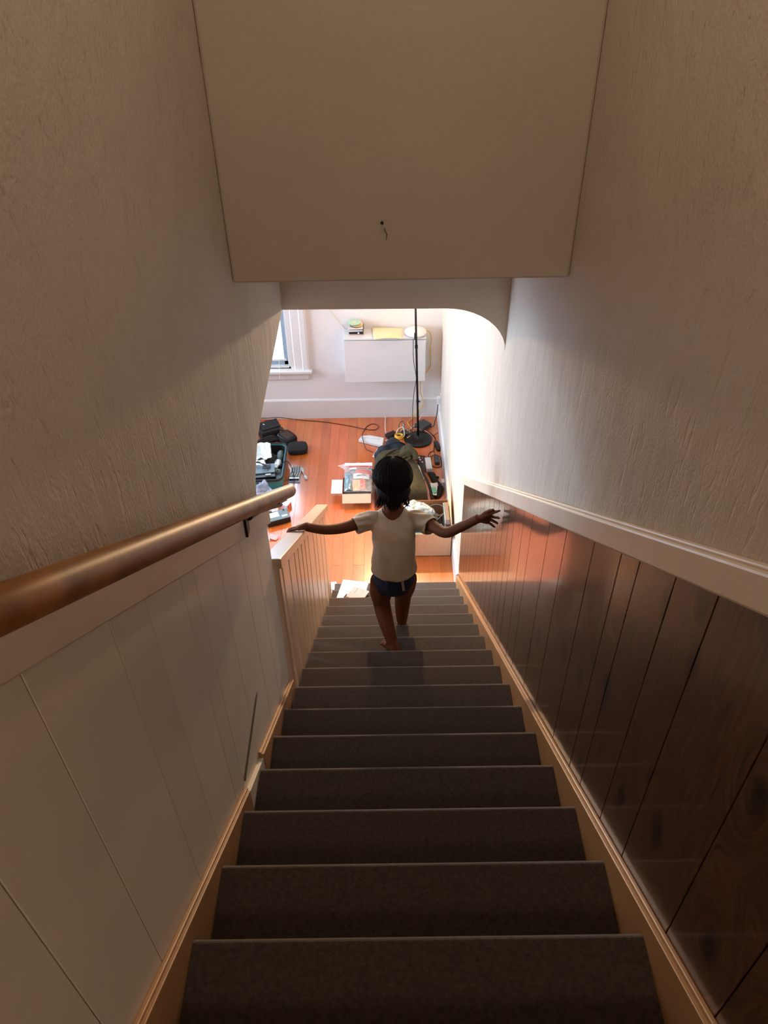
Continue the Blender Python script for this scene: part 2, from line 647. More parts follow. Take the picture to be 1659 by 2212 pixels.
struct('ceiling', G().box(WL - 0.13, WR + 0.13, -2.6, 2.50, 5.72, 5.84), m_plaster_flat, 'ceiling of the upstairs hall', 'ceiling')
struct('wall_hall', G().box(WL - 0.13, WR + 0.13, -2.72, -2.6, 2.9, 5.84), m_plaster_flat, 'end wall of the upstairs hall', 'wall')
struct('ceiling', G().box(ROOM_L - 0.1, WR + 0.13, 3.58, ROOM_B + 0.1, CEIL, CEIL + 0.1).box(ROOM_L - 0.1, WL - 0.13, 0.7, 3.58, CEIL, CEIL + 0.1), m_roomwall,
       'white ceiling of the lower room', 'ceiling')
# back wall with the window opening
wx0, wx1, wz0, wz1 = -1.76, -0.965, 0.61, 2.35
g = G().box(ROOM_L - 0.1, wx0, ROOM_B, ROOM_B + 0.15, 0, CEIL).box(wx1, WR + 0.13, ROOM_B, ROOM_B + 0.15, 0, CEIL)
g.box(wx0, wx1, ROOM_B, ROOM_B + 0.15, 0, wz0).box(wx0, wx1, ROOM_B, ROOM_B + 0.15, wz1, CEIL)
struct('wall_back', g, m_roomwall, 'white back wall of the lower room with window and cabinet', 'wall')
# left wall of the room with the daylight window, and the wall behind
sy0, sy1, sz0, sz1 = 5.42, 6.98, 0.98, 2.72
ty0, ty1 = 3.40, 5.22
g = G().box(ROOM_L - 0.1, ROOM_L, 0.7, ty0, 0, CEIL).box(ROOM_L - 0.1, ROOM_L, ty1, sy0, 0, CEIL).box(ROOM_L - 0.1, ROOM_L, sy1, ROOM_B, 0, CEIL)
for a, b in ((sy0, sy1), (ty0, ty1)):
    g.box(ROOM_L - 0.1, ROOM_L, a, b, 0, sz0).box(ROOM_L - 0.1, ROOM_L, a, b, sz1, CEIL)
struct('wall_side', g, m_roomwall, 'white side wall of the lower room, opposite the stairs', 'wall')
struct('wall_near', G().box(ROOM_L - 0.1, WL - 0.13, 0.6, 0.7, 0, CEIL), m_roomwall, 'white near wall of the lower room', 'wall')
# wall below the open side of the stairs
struct('wall_under_stairs', G().prism([(2.25, 0), (4.62, 0), (4.62, nline(4.62) - 0.11), (2.25, nline(2.25) - 0.11)], 'X', XL - 0.022, XL - 0.10), m_roomwall,
       'white wall closing the space under the open stairs', 'wall')

# baseboards
g = G().prism([(ROOM_B, 0), (ROOM_B - 0.018, 0), (ROOM_B - 0.018, 0.222), (ROOM_B - 0.008, 0.236), (ROOM_B, 0.238)], 'X', ROOM_L, WR)
struct('baseboard_back', g, m_trim, 'tall white baseboard along the back wall', 'baseboard')
g = G().prism([(WR, 0), (WR - 0.022, 0), (WR - 0.022, 0.19), (WR - 0.01, 0.205), (WR, 0.207)], 'Y', 4.62, ROOM_B)
struct('baseboard_right', g, m_trim, 'white baseboard along the right wall of the lower room', 'baseboard')

nl = G().tube([(-0.002, 2.356, 3.944), (-0.002, 2.338, 3.946)], 0.0022, 8).tube([(-0.002, 2.339, 3.946), (-0.002, 2.336, 3.946)], 0.005, 10)
nl.tube([(0.004, 2.352, 3.925), (0.012, 2.353, 3.905), (0.010, 2.353, 3.89)], 0.0012, 6)
tag(obj('nail', nl, m_darkgrey), 'small bent nail left in the plaster face above the stair opening', 'nail')

# ---- panelling, board by board
def slanted(y0, y1, lo, hi):
    return [(y0, lo(y0)), (y1, lo(y1)), (y1, hi(y1)), (y0, hi(y0))]


def capR(y):
    return 1.177 + 0.7286 * (4.57 - y)


def capL(y):
    return 2.818 + 0.733 * (2.29 - y)


obj('backing', G().prism(slanted(-0.1, 4.565, lambda y: nline(y) - 0.1, lambda y: capR(y) + 0.03), 'X', WR - 0.004, WR + 0.02), m_groove, wr)
gr = [4.57, 4.42, 4.275, 4.13, 3.992, 3.813, 3.691, 3.537, 3.375, 3.233, 3.086, 2.936, 2.803, 2.681, 2.498, 2.345, 2.087, 1.873, 1.604, 1.401, 1.288,
      1.107, 0.944, 0.69, 0.49, 0.25, -0.1]
for a, b in zip(gr[1:], gr[:-1]):
    obj('plank', G().prism(slanted(a + 0.0018, b - 0.0018, lambda y: nline(y) - 0.06, lambda y: capR(y) + 0.02), 'X', PR, WR - 0.003), m_panel, wr, bevel=0.0012, seg=1)
obj('backing', G().prism(slanted(-0.1, 2.285, lambda y: nline(y) - 0.14, lambda y: capL(y) + 0.03), 'X', WL + 0.003, WL - 0.02), m_leftgroove, wl)
gl = [2.292, 2.037, 1.831, 1.564, 1.347, 1.25, 1.044, 0.885, 0.63, 0.434, 0.15, -0.1]
for a, b in zip(gl[1:], gl[:-1]):
    obj('plank', G().prism(slanted(a + 0.001, b - 0.001, lambda y: nline(y) - 0.13, lambda y: capL(y) + 0.02), 'X', PL, WL + 0.002), m_leftpanel, wl, bevel=0.0015, seg=1)
obj('dark_seam', G().prism([(1.36, 2.556), (1.40, 2.556), (1.70, 2.560), (1.68, 2.569), (1.36, 2.574)], 'X', PL + 0.004, PL), m_leftgroove, wl)  # raised dark strip, coloured like the shade in a board seam's slit

# ---- trims
g = G().prism(slanted(-0.2, 4.60, capR, lambda y: capR(y) + 0.082), 'X', 0.554, WR)
t1 = struct('trim_1', g, m_beigetrim, 'beige sloping cap board over the dark wood panelling', 'trim', bevel=0.006)
obj('bead', G().prism(slanted(-0.2, 4.60, lambda y: capR(y) + 0.080, lambda y: capR(y) + 0.092), 'X', 0.563, WR), m_beigetrim, t1, bevel=0.004)
g = G().prism(slanted(-0.2, 2.30, capL, lambda y: capL(y) + 0.078), 'X', -0.446, WL)
struct('trim_2', g, m_capleft, 'beige sloping cap board behind the wooden handrail', 'trim', bevel=0.004)
g = G().prism([(-0.1, nline(-0.1) - 0.3), (4.54, -0.0), (4.54, nline(4.54) + 0.062), (-0.1, nline(-0.1) + 0.05)], 'X', XR + 0.001, PR)
t3 = struct('trim_3', g, m_skirt, 'tan skirt board climbing along the right ends of the steps', 'trim', bevel=0.002)
obj('bead', G().prism(slanted(-0.1, 4.54, lambda y: nline(y) + 0.048, lambda y: nline(y) + 0.064), 'X', XR + 0.010, PR), m_skirt, t3, bevel=0.003)


def skl(y):
    return nline(y) + 0.072 - 0.06 * (y - 0.49) / 0.85


g = G().prism(slanted(-0.1, 1.335, lambda y: nline(y) - 0.32, skl), 'X', XL - 0.001, PL)
t4 = struct('trim_4', g, m_skirt, 'upper tan skirt board along the left ends of the steps', 'trim', bevel=0.002)
obj('bead', G().prism(slanted(-0.1, 1.345, lambda y: skl(y) - 0.004, lambda y: skl(y) + 0.010), 'X', XL - 0.009, PL), m_skirt, t4, bevel=0.003)
g = G().prism(slanted(1.565, 2.300, lambda y: nline(y) - 0.32, lambda y: nline(y) + 0.022), 'X', XL - 0.001, PL)
t5 = struct('trim_5', g, m_skirt, 'lower tan skirt board ending beside the balustrade', 'trim', bevel=0.002)
obj('bead', G().prism(slanted(1.565, 2.300, lambda y: nline(y) + 0.020, lambda y: nline(y) + 0.032), 'X', XL - 0.009, PL), m_skirt, t5, bevel=0.003)
g = G().prism(slanted(1.335, 1.565, lambda y: nline(y) - 0.32, lambda y: nline(y) + 0.0), 'X', XL - 0.004, PL)
struct('trim_6', g, m_leftpanel, 'beige patch board filling the gap between two skirt boards', 'trim', bevel=0.002)

# ---- window in the back wall
yb = ROOM_B
win = struct('window_1', G().box(wx0, wx0 + 0.03, yb + 0.01, yb + 0.15, wz0, wz1).box(wx1 - 0.03, wx1, yb + 0.01, yb + 0.15, wz0, wz1).box(wx0, wx1, yb + 0.01, yb + 0.15, wz1 - 0.03, wz1)
             .box(wx0, wx1, yb + 0.01, yb + 0.15, wz0, wz0 + 0.02), m_trim, 'window with white moulded casing in the back wall', 'window', bevel=0.003)
for nm, xa, xb in (('casing', wx1 - 0.005, wx1 + 0.190), ('casing', wx0 - 0.190, wx0 + 0.005)):
    s = 1 if xa > -1.2 else -1
    prof = [(0, 0.0), (0, -0.016), (0.035, -0.016), (0.045, -0.024), (0.12, -0.026), (0.13, -0.034), (0.175, -0.036), (0.195, -0.030), (0.195, 0.0)]
    pts = [((xa + p[0]) if s > 0 else (xb - p[0]), yb + p[1]) for p in prof]
    obj('casing', G().prism(pts, 'Z', wz0 - 0.03, wz1 + 0.02), m_trim, win)
obj('head_casing', G().box(wx0 - 0.2, wx1 + 0.2, yb - 0.036, yb, wz1 + 0.02, wz1 + 0.17), m_trim, win, bevel=0.005)
obj('stool', G().box(wx0 - 0.215, wx1 + 0.215, yb - 0.065, yb + 0.09, wz0 - 0.035, wz0), m_trim, win, bevel=0.008)
prof = [(yb, wz0 - 0.035), (yb - 0.045, wz0 - 0.035), (yb - 0.04, wz0 - 0.055), (yb - 0.028, wz0 - 0.065), (yb - 0.024, wz0 - 0.115), (yb - 0.012, wz0 - 0.13), (yb, wz0 - 0.132)]
obj('apron', G().prism(prof, 'X', wx0 - 0.17, wx1 + 0.17), m_trim, win)
g = G().box(wx0 + 0.03, wx0 + 0.075, yb + 0.05, yb + 0.085, wz0 + 0.02, wz1 - 0.03).box(wx1 - 0.075, wx1 - 0.03, yb + 0.05, yb + 0.085, wz0 + 0.02, wz1 - 0.03)
g.box(wx0 + 0.03, wx1 - 0.03, yb + 0.05, yb + 0.085, wz0 + 0.02, wz0 + 0.065).box(wx0 + 0.03, wx1 - 0.03, yb + 0.05, yb + 0.085, 1.46, 1.50)
sash = obj('sash', g, m_sash, win, bevel=0.003)
obj('pane', G().box(wx0 + 0.07, wx1 - 0.07, yb + 0.065, yb + 0.069, wz0 + 0.06, 1.465), m_glass, sash)
obj('pane', G().box(wx0 + 0.07, wx1 - 0.07, yb + 0.065, yb + 0.069, 1.495, wz1 - 0.03), m_glass, sash)
obj('blind_rail', G().box(wx0 + 0.04, wx1 - 0.05, yb + 0.025, yb + 0.04, wz0 + 0.078, wz0 + 0.096), m_white, win, bevel=0.003)
obj('blind_cord', G().tube([(-1.09, yb + 0.02, 1.9), (-1.09, yb + 0.015, 0.68), (-1.088, yb - 0.02, 0.63), (-1.086, yb - 0.068, 0.60), (-1.086, yb - 0.07, 0.56)], 0.0022, 6)
    .lathe([(0.0015, 0.02), (0.004, 0.012), (0.006, -0.012), (0.002, -0.016)], (-1.086, yb - 0.07, 0.55), 8), m_whitecord, win, smooth=True)
# side windows of the room (outside the picture, sources of the daylight)
for num, a, b, lb in ((2, sy0, sy1, 'white framed window in the side wall, the one nearer the back wall'), (3, ty0, ty1, 'white framed window in the side wall, level with the stairs')):
    w_ = struct('window_%d' % num, G().box(ROOM_L - 0.1, ROOM_L + 0.02, a - 0.1, a, sz0 - 0.1, sz1 + 0.1).box(ROOM_L - 0.1, ROOM_L + 0.02, b, b + 0.1, sz0 - 0.1, sz1 + 0.1)
                .box(ROOM_L - 0.1, ROOM_L + 0.02, a, b, sz1, sz1 + 0.1).box(ROOM_L - 0.1, ROOM_L + 0.04, a, b, sz0 - 0.06, sz0), m_trim, lb, 'window')
    obj('pane', G().box(ROOM_L - 0.06, ROOM_L - 0.055, a, b, sz0, sz1), m_glass, w_)

# ------------------------------------------------------------------ staircase
st = thing('staircase', 'steep flight of steps covered in dark brown carpet', 'stairs', (0.05, ny(1), 0))
NST = 16
for k in range(0, NST + 1):
    yk, zk = ny(k), nz_(k)
    yb0, zb0 = ny(k - 1) - 0.03, nz_(k + 1)
    zb0 = max(zb0, 0.0)
    r = 0.017
    pr = [(yb0, zb0), (yb0, zk)]
    for i in range(0, 7):
        a = math.pi / 2 * i / 6
        pr.append((yk - r + r * math.sin(a), zk - r + r * math.cos(a)))
    for i in range(0, 4):
        a = math.pi / 2 * i / 3
        pr.append((yk - 0.012 + 0.012 * math.cos(a), zk - 0.030 - 0.012 * math.sin(a)))
    pr += [(yk - 0.029, zk - 0.044), (yk - 0.029, zb0)]
    left = XL if k < 7 else XL + 0.006
    obj('step', G().prism(pr, 'X', left, XR), m_carpet, st, bevel=0.0 if k < 7 else 0.006)

# ------------------------------------------------------------------ balustrade
def capT(y):
    return 2.612 - 0.703 * (y - 2.31)


ba = thing('balustrade', 'low painted board balustrade on the open left side of the stairs', 'balustrade', (-0.46, 2.35, nline(2.35)))
obj('cap_rail', G().prism(slanted(2.31, 4.44, lambda y: capT(y) - 0.058, capT), 'X', -0.430, -0.515), m_bal, ba, bevel=0.006)
obj('newel_post', G().prism(slanted(2.315, 2.372, lambda y: nline(y) - 0.16, lambda y: capT(y) - 0.056), 'X', -0.443, -0.500), m_bal, ba, bevel=0.003)
sl = [2.384, 2.565, 2.740, 2.865, 2.995, 3.126, 3.275, 3.51, 3.68, 3.905, 4.12, 4.33]
for a, b in zip(sl[:-1], sl[1:]):
    obj('slat', G().prism(slanted(a + 0.010, b - 0.010, lambda y: nline(y) - 0.15, lambda y: capT(y) - 0.056), 'X', -0.4425, -0.462), m_bal, ba, bevel=0.002, seg=1)

# ------------------------------------------------------------------ handrail
hr = thing('handrail', 'round varnished wooden handrail sloping along the left wall', 'handrail', (-0.38, 1.0, 3.9))
y0, y1_ = -0.25, 2.44


def hz(y):
    return 4.249 - 0.7297 * (y - 0.533)


pts, rad = [], []
for y, r in [(y0, 0.0255), (0.6, 0.0255), (1.2, 0.0255), (1.9, 0.0255), (2.42, 0.0255), (2.435, 0.024), (2.443, 0.019), (2.447, 0.010)]:
    pts.append((-0.380, y, hz(y)))
    rad.append(r)
obj('rail', G().tube(pts, rad, 20), m_rail, hr, smooth=True)
by = 1.88
g = G().cbox((-0.442, by, hz(by) - 0.085), (0.008, 0.040, 0.090))
p0, p1 = Vector((-0.438, by + 0.02, hz(by) - 0.075)), Vector((-0.392, 2.22, hz(2.22) - 0.046))
g.tube([p0, p0 * 0.7 + p1 * 0.3 + Vector((0, 0, 0.012)), p0 * 0.3 + p1 * 0.7 + Vector((0, 0, 0.010)), p1], [(0.016, 0.016), (0.018, 0.016), (0.018, 0.016), (0.015, 0.012)], 8)
g.cbox((-0.380, 2.17, hz(2.17) - 0.0285), (0.030, 0.19, 0.007), rx=-0.63)
obj('bracket', g, m_blackmetal, hr, bevel=0.002)

# ================================================================== objects of the lower room
# ---- wall cabinet
cb = thing('wall_cabinet', 'shallow white cabinet hung on the back wall', 'cabinet', (0, 7.15, 0.557))
obj('body', G().box(-0.402, 0.408, 7.062, 7.249, 0.557, 1.028), m_white, cb, bevel=0.003)
obj('door', G().box(-0.402, 0.408, 7.044, 7.060, 0.557, 1.022), m_white, cb, bevel=0.003)
obj('top_panel', G().box(-0.404, 0.410, 7.044, 7.249, 1.032, 1.050), m_white, cb, bevel=0.003)

# ---- stack on the cabinet: cases, then discs
zz = 1.0502
case_mats = [m_darkgrey, m_paper, m_black, m_paper, m_cardwhite]
case_cols = ['pinkish lowest', 'black second', 'white third', 'pale fourth', 'white top']
m_pinkcase = M('pale_pink_case', '#C9A6A0', 0.4, var=0.05)
for i, (mt, nm, h, dx, rz, sx) in enumerate([
        (m_pinkcase, 'pale pink disc case at the bottom of the stack on the white cabinet', 0.011, 0.0, 0.02, 0.142),
        (m_black, 'black disc case, second from the bottom of the cabinet stack', 0.028, 0.002, -0.03, 0.142),
        (m_white, 'white disc case just above the black one in the cabinet stack', 0.016, -0.004, 0.05, 0.136),
        (m_darkgrey, 'thin dark case above the white one in the cabinet stack', 0.007, 0.004, -0.02, 0.138),
        (m_cardwhite, 'pale disc case at the top of the case stack, under the discs', 0.022, -0.004, 0.03, 0.142)]):
    o = obj('disc_case', G().cbox((-0.278 + dx, 7.175, zz + h / 2), (sx, 0.125, h), rz), mt, bevel=0.0015, seg=1)
    tag(o, nm, 'disc case', 'disc cases on the white cabinet')
    if i == 1:
        obj('sticker', G().cbox((-0.255, 7.111, zz + h / 2), (0.016, 0.002, 0.014), rz), m_paper, o)
    zz += h
m_mint = M('mint_disc', '#A9D9C2', 0.18, metal=0.25, coat=0.5, var=0.06, vscale=10)
m_cream = M('cream_disc', '#E6CF97', 0.2, metal=0.2, var=0.05)
for i, (mt, lb, dx, dy, tilt) in enumerate([
        (m_darkgrey, 'dark disc lying lowest in the loose disc pile on the cabinet', 0.01, 0.0, 0.02),
        (m_cream, 'cream disc in the middle of the loose pile, slid to one side', 0.014, -0.006, 0.05),
        (m_cream, 'cream disc directly under the mint green disc', 0.002, 0.004, -0.03),
        (m_mint, 'mint green disc on top of the pile on the white cabinet', -0.012, -0.004, 0.03)]):
    n = 32
    zt = zz + 0.003 + i * 0.010
    mtx = Matrix.Translation((-0.284 + dx, 7.165 + dy, zt)) @ Matrix.Rotation(tilt, 4, 'Y')
    ri, ro, h = 0.012, 0.0625, 0.0014
    rings = []
    for (r, z) in [(ri, -h), (ro, -h), (ro, h), (ri, h)]:
        rings.append([mtx @ Vector((r * math.cos(2 * math.pi * j / n), r * math.sin(2 * math.pi * j / n), z)) for j in range(n)])
    o = obj('compact_disc', G().loft(rings, closed=True), mt, smooth=False)
    tag(o, lb, 'disc', 'loose discs on the white cabinet')
    hub = obj('hub', G().lathe([(0.0121, -0.001), (0.021, -0.001), (0.021, 0.0026), (0.0121, 0.0026)], (-0.284 + dx, 7.165 + dy, zt), 20), m_cream, o)
# ---- manila envelope, its front edge drooping over the cabinet edge
def env(u, v):
    p0, p1, p2, p3 = Vector((-0.122, 7.24, 1.066)), Vector((0.185, 7.225, 1.060)), Vector((-0.106, 7.005, 1.063)), Vector((0.176, 7.016, 1.060))
    p = (p0 * (1 - u) + p1 * u) * (1 - v) + (p2 * (1 - u) + p3 * u) * v
    p.z += 0.012 * math.sin(u * 3.1) * (0.4 + v) * 0.7 + 0.004 * math.sin(v * 5)
    return p


tag(obj('envelope', G().grid(env, 14, 10), m_envelope, solid=0.0025, smooth=True), 'manila paper envelope lying across the top of the white cabinet', 'envelope')
# ---- white round router
ro_ = thing('router', 'round white dome router on the right end of the cabinet', 'router', (0.310, 7.125, 1.051))
obj('body', G().lathe([(0.02, 0.0), (0.085, 0.0), (0.104, 0.008), (0.110, 0.02), (0.106, 0.030), (0.085, 0.041), (0.05, 0.047), (0.004, 0.049)], (0.310, 7.125, 1.051), 40), m_white, ro_, smooth=True)
cable('cord', [(0.402, 7.16, 1.065), (0.445, 7.19, 1.04), (0.472, 7.215, 0.95), (0.464, 7.22, 0.81), (0.470, 7.225, 0.63), (0.412, 7.225, 0.54), (0.379, 7.225, 0.46), (0.37, 7.225, 0.32),
               (0.407, 7.22, 0.187), (0.365, 7.21, 0.11), (0.30, 7.20, 0.03), (0.255, 7.15, 0.006), (0.236, 7.12, 0.006), (0.25, 7.05, 0.006), (0.289, 6.952, 0.008), (0.270, 6.865, 0.02), (0.22, 6.80, 0.03)],
      0.0042, m_yellow, parent=ro_)
# ---- thin wire on the wall
cable('wall_cable', [(-0.60, 7.246, 1.40), (-0.534, 7.246, 1.256), (-0.46, 7.246, 1.14), (-0.40, 7.246, 1.06), (-0.392, 7.246, 1.0)], 0.0022, m_whitecord,
      'thin cream wire running down the back wall to the cabinet', 'wire')

# ---- floor lamp
lx, ly = 0.335, 6.80
la = thing('floor_lamp', 'tall thin black floor lamp with round base in the corner', 'lamp', (lx, ly, 0))
obj('base', G().lathe([(0.02, 0.0), (0.140, 0.0), (0.146, 0.006), (0.144, 0.016), (0.12, 0.024), (0.05, 0.032), (0.016, 0.04), (0.012, 0.06)], (lx, ly, 0.0), 40), m_blackmetal, la, smooth=True)
obj('pole', G().tube([(lx, ly, 0.03), (lx - 0.013, ly, 0.5), (lx - 0.035, ly, 1.2), (lx - 0.052, ly, 1.75)], [0.0115, 0.011, 0.0105, 0.010], 12), m_blackmetal, la, smooth=True)
obj('collar', G().tube([(lx - 0.011, ly, 0.46), (lx - 0.012, ly, 0.49)], 0.0145, 12).cbox((lx + 0.006, ly - 0.005, 0.476), (0.02, 0.008, 0.008)), m_blackmetal, la)
obj('collar', G().tube([(lx - 0.031, ly, 1.07), (lx - 0.032, ly, 1.10)], 0.015, 12), m_blackmetal, la)
obj('switch', G().cbox((lx - 0.045, ly - 0.012, 1.205), (0.018, 0.016, 0.07)), m_black, la, bevel=0.004)
hd = Vector((lx - 0.33, 6.42, 1.98))
aim = (Vector((-0.10, 4.1, 0.9)) - hd).normalized()
obj('arm', G().tube(spline([(lx - 0.052, ly, 1.74), (lx - 0.058, ly - 0.05, 1.90), (lx - 0.16, ly - 0.18, 2.00), tuple(hd - aim * 0.10)], 6), 0.008, 10), m_blackmetal, la, smooth=True)
tq = Matrix.Translation(hd) @ aim.to_track_quat('Z', 'Y').to_matrix().to_4x4()
g = G()
n = 32
rings = [[tq @ Vector((r * math.cos(2 * math.pi * j / n), r * math.sin(2 * math.pi * j / n), z)) for j in range(n)] for (r, z) in
         [(0.018, -0.11), (0.030, -0.105), (0.034, -0.06), (0.078, 0.035), (0.074, 0.036), (0.028, -0.055), (0.012, -0.06)]]
obj('lamp_shade', g.loft(rings), m_blackmetal, la, smooth=True)
obj('bulb', G().ball(tuple(hd - aim * 0.022), 0.026, 20, 14), m_bulb, la, smooth=True)
obj('bulb', G().ball((lx - 0.052, ly, 1.80), 0.045, 20, 14), m_bulb, la, smooth=True)  # second bulb, out of view, added with its socket to warm the back wall
obj('socket', G().tube([(lx - 0.052, ly, 1.73), (lx - 0.052, ly, 1.765)], 0.02, 12), m_blackmetal, la)
ld = bpy.data.lights.new('lamp_spot', 'SPOT')
ld.energy, ld.color, ld.spot_size, ld.spot_blend, ld.shadow_soft_size = 380, (1.0, 0.66, 0.35), math.radians(112), 0.7, 0.035
lo = bpy.data.objects.new('lamp_spot', ld)
C.objects.link(lo)
lo.location = hd + aim * 0.03
lo.rotation_euler = aim.to_track_quat('-Z', 'Y').to_euler()
cable('cord', [(lx - 0.062, ly - 0.006, 1.17), (lx - 0.058, ly - 0.012, 0.95), (lx - 0.030, ly - 0.014, 0.75), (lx - 0.05, ly - 0.012, 0.58), (lx - 0.06, ly - 0.01, 0.40), (lx - 0.06, ly - 0.01, 0.15),
               (lx - 0.058, ly + 0.01, 0.035), (lx - 0.07, ly + 0.16, 0.006), (lx - 0.1, ly + 0.2, 0.006)], 0.0034, m_cordblack, parent=la)

# ---- outlet with adapter on the right wall
ou = thing('wall_outlet', 'white wall outlet with plugged adapter low on the right wall', 'outlet', (WR - 0.005, 7.06, 0.32))
obj('plate', G().box(WR - 0.006, WR, 7.01, 7.085, 0.27, 0.395), m_white, ou, bevel=0.002)
obj('adapter', G().box(WR - 0.042, WR - 0.006, 7.025, 7.07, 0.285, 0.365), m_white, ou, bevel=0.005)
cable('power_cable', [(WR - 0.03, 7.045, 0.283), (WR - 0.032, 7.045, 0.22), (WR - 0.04, 7.04, 0.14), (WR - 0.06, 7.02, 0.07), (0.505, 7.0, 0.035), (0.463, 6.985, 0.03)], 0.005, m_cordblack,
      'black power cord dropping from the wall outlet to the floor', 'cord')

# ---- long black cable across the floor with a loop
cable('floor_cable', [(-1.75, 7.235, 0.02), (-1.30, 7.20, 0.035), (-1.16, 7.20, 0.04), (-1.04, 7.20, 0.025), (-0.885, 7.19, 0.006), (-0.66, 7.155, 0.004), (-0.366, 7.065, 0.004), (-0.231, 7.005, 0.008),
                      (-0.119, 6.992, 0.004), (-0.076, 7.047, 0.004), (-0.13, 7.106, 0.004), (-0.205, 7.051, 0.004), (-0.246, 6.912, 0.012), (-0.246, 6.80, 0.044), (-0.235, 6.74, 0.044), (-0.206, 6.645, 0.008), (-0.134, 6.592, 0.004)],
      0.0036, m_cordblack, 'long thin black cable lying on the floor with a loop', 'cable', n=10)

# ---- electronics pile around the lamp
tag(obj('network_box', G().cbox((0.395, 7.035, 0.024), (0.135, 0.125, 0.045), 0.75), m_darkgrey, bevel=0.005), 'dark grey square network box behind the lamp pole', 'box')
tag(obj('power_brick', G().cbox((0.052, 6.875, 0.020), (0.115, 0.06, 0.038), 0.62), m_black, bevel=0.005), 'black power brick beside the yellow cord coil', 'power adapter')
tag(obj('flat_adapter', G().cbox((0.175, 6.895, 0.014), (0.13, 0.08, 0.026), 0.5), m_darkgrey, bevel=0.005), 'flat dark adapter box left of the lamp base', 'power adapter')
tag(obj('power_brick', G().cbox((0.527, 6.66, 0.020), (0.045, 0.14, 0.036), 0.22), m_black, bevel=0.006), 'black power brick by the baseboard right of the lamp base', 'power adapter')
tag(obj('power_brick', G().cbox((0.508, 6.42, 0.020), (0.05, 0.115, 0.036), 0.05), m_darkgrey, bevel=0.006), 'dark power brick lying in a tangle of cords near the baseboard', 'power adapter')
cl = []
for i in range(70):
    a = i * 2 * math.pi / 14
    cl.append((0.135 + 0.042 * math.cos(a) + 0.002 * math.sin(i), 6.83 + 0.034 * math.sin(a), 0.008 + 0.0006 * i))
o = tag(obj('cable_coil', G().tube(cl, 0.0042, 6), m_yellow, smooth=True), 'yellow network cord wound into a small coil on the floor', 'cord')
cable('cord_end', [(0.10, 6.85, 0.03), (0.13, 6.93, 0.05), (0.175, 6.96, 0.055), (0.19, 6.90, 0.05), (0.19, 6.83, 0.035), (0.175, 6.82, 0.03)], 0.004, m_whitecord, parent=o)
cable('white_cable', [(-0.001, 7.235, 0.01), (-0.006, 7.1, 0.005), (-0.004, 6.96, 0.006), (0.004, 6.90, 0.012)], 0.0038, m_whitecord,
      'cream cord running straight from the baseboard to the black brick', 'cord')
cable('white_cable', [(0.412, 7.235, 0.05), (0.385, 7.17, 0.06), (0.345, 7.11, 0.03), (0.29, 7.03, 0.012), (0.235, 6.965, 0.012), (0.18, 6.955, 0.03), (0.15, 6.90, 0.04)], 0.0036, m_whitecord,
      'white cord slanting past the lamp pole over the network box', 'cord')
cable('pink_cable', [(0.29, 6.962, 0.03), (0.335, 6.968, 0.026), (0.391, 6.966, 0.010), (0.435, 6.935, 0.006), (0.485, 6.845, 0.006), (0.505, 6.77, 0.01)], 0.004, m_pinkcord,
      'pink cord curving around the right side of the lamp base', 'cord')
cable('loose_cable', [(0.30, 6.975, 0.03), (0.36, 6.985, 0.008), (0.44, 6.955, 0.006), (0.497, 6.865, 0.006), (0.515, 6.79, 0.012), (0.50, 6.70, 0.008), (0.488, 6.60, 0.006), (0.50, 6.50, 0.01)], 0.0042, m_cordblack,
      'black cord running beside the pink cord to the bricks', 'cord')
cable('loose_cable', [(0.49, 6.60, 0.006), (0.44, 6.56, 0.006), (0.425, 6.49, 0.006), (0.45, 6.50, 0.006), (0.50, 6.52, 0.012), (0.545, 6.49, 0.008), (0.552, 6.40, 0.008), (0.545, 6.335, 0.006), (0.50, 6.315, 0.006), (0.455, 6.35, 0.006), (0.445, 6.42, 0.006), (0.465, 6.47, 0.014)],
      0.0038, m_cordblack, 'tangled black cord looping around the brick near the baseboard', 'cord', n=8)
cable('loose_cable', [(0.145, 6.955, 0.012), (0.14, 7.02, 0.04), (0.17, 7.06, 0.06), (0.20, 7.03, 0.05), (0.19, 6.97, 0.015), (0.24, 6.985, 0.008), (0.30, 7.01, 0.008)], 0.0036, m_cordblack,
      'black cord arching up in a small loop behind the yellow coil', 'cord', n=8)
cable('thin_cable', [(0.475, 6.86, 0.004), (0.50, 6.875, 0.004), (0.535, 6.91, 0.004), (0.55, 6.93, 0.004)], 0.002, m_cordblack, 'very thin dark cord end near the right baseboard', 'cord')
m_bluegrey = M('blue_grey_plug', '#7C86A0', 0.4, var=0.1)
tag(obj('cable_plug', G().cbox((0.186, 6.985, 0.052), (0.016, 0.05, 0.014), 0.2).cbox((0.19, 6.945, 0.05), (0.010, 0.03, 0.01), 0.2), m_bluegrey, bevel=0.002), 'blue grey cable plug in the cord pile by the lamp', 'plug')

# ---- white foam, papers on the floor near the lamp
foam = G()
foam.prism([(-0.285, 6.775), (-0.255, 6.842), (-0.17, 6.853), (-0.02, 6.80), (-0.036, 6.665), (-0.12, 6.70)], 'Z', 0.002, 0.036)
o = tag(obj('foam_block', foam, m_white, bevel=0.006), 'white foam packing piece on the floor under the black cable', 'packaging')
obj('ridge', G().cbox((-0.15, 6.795, 0.041), (0.17, 0.018, 0.010), -0.22), m_white, o, bevel=0.003)


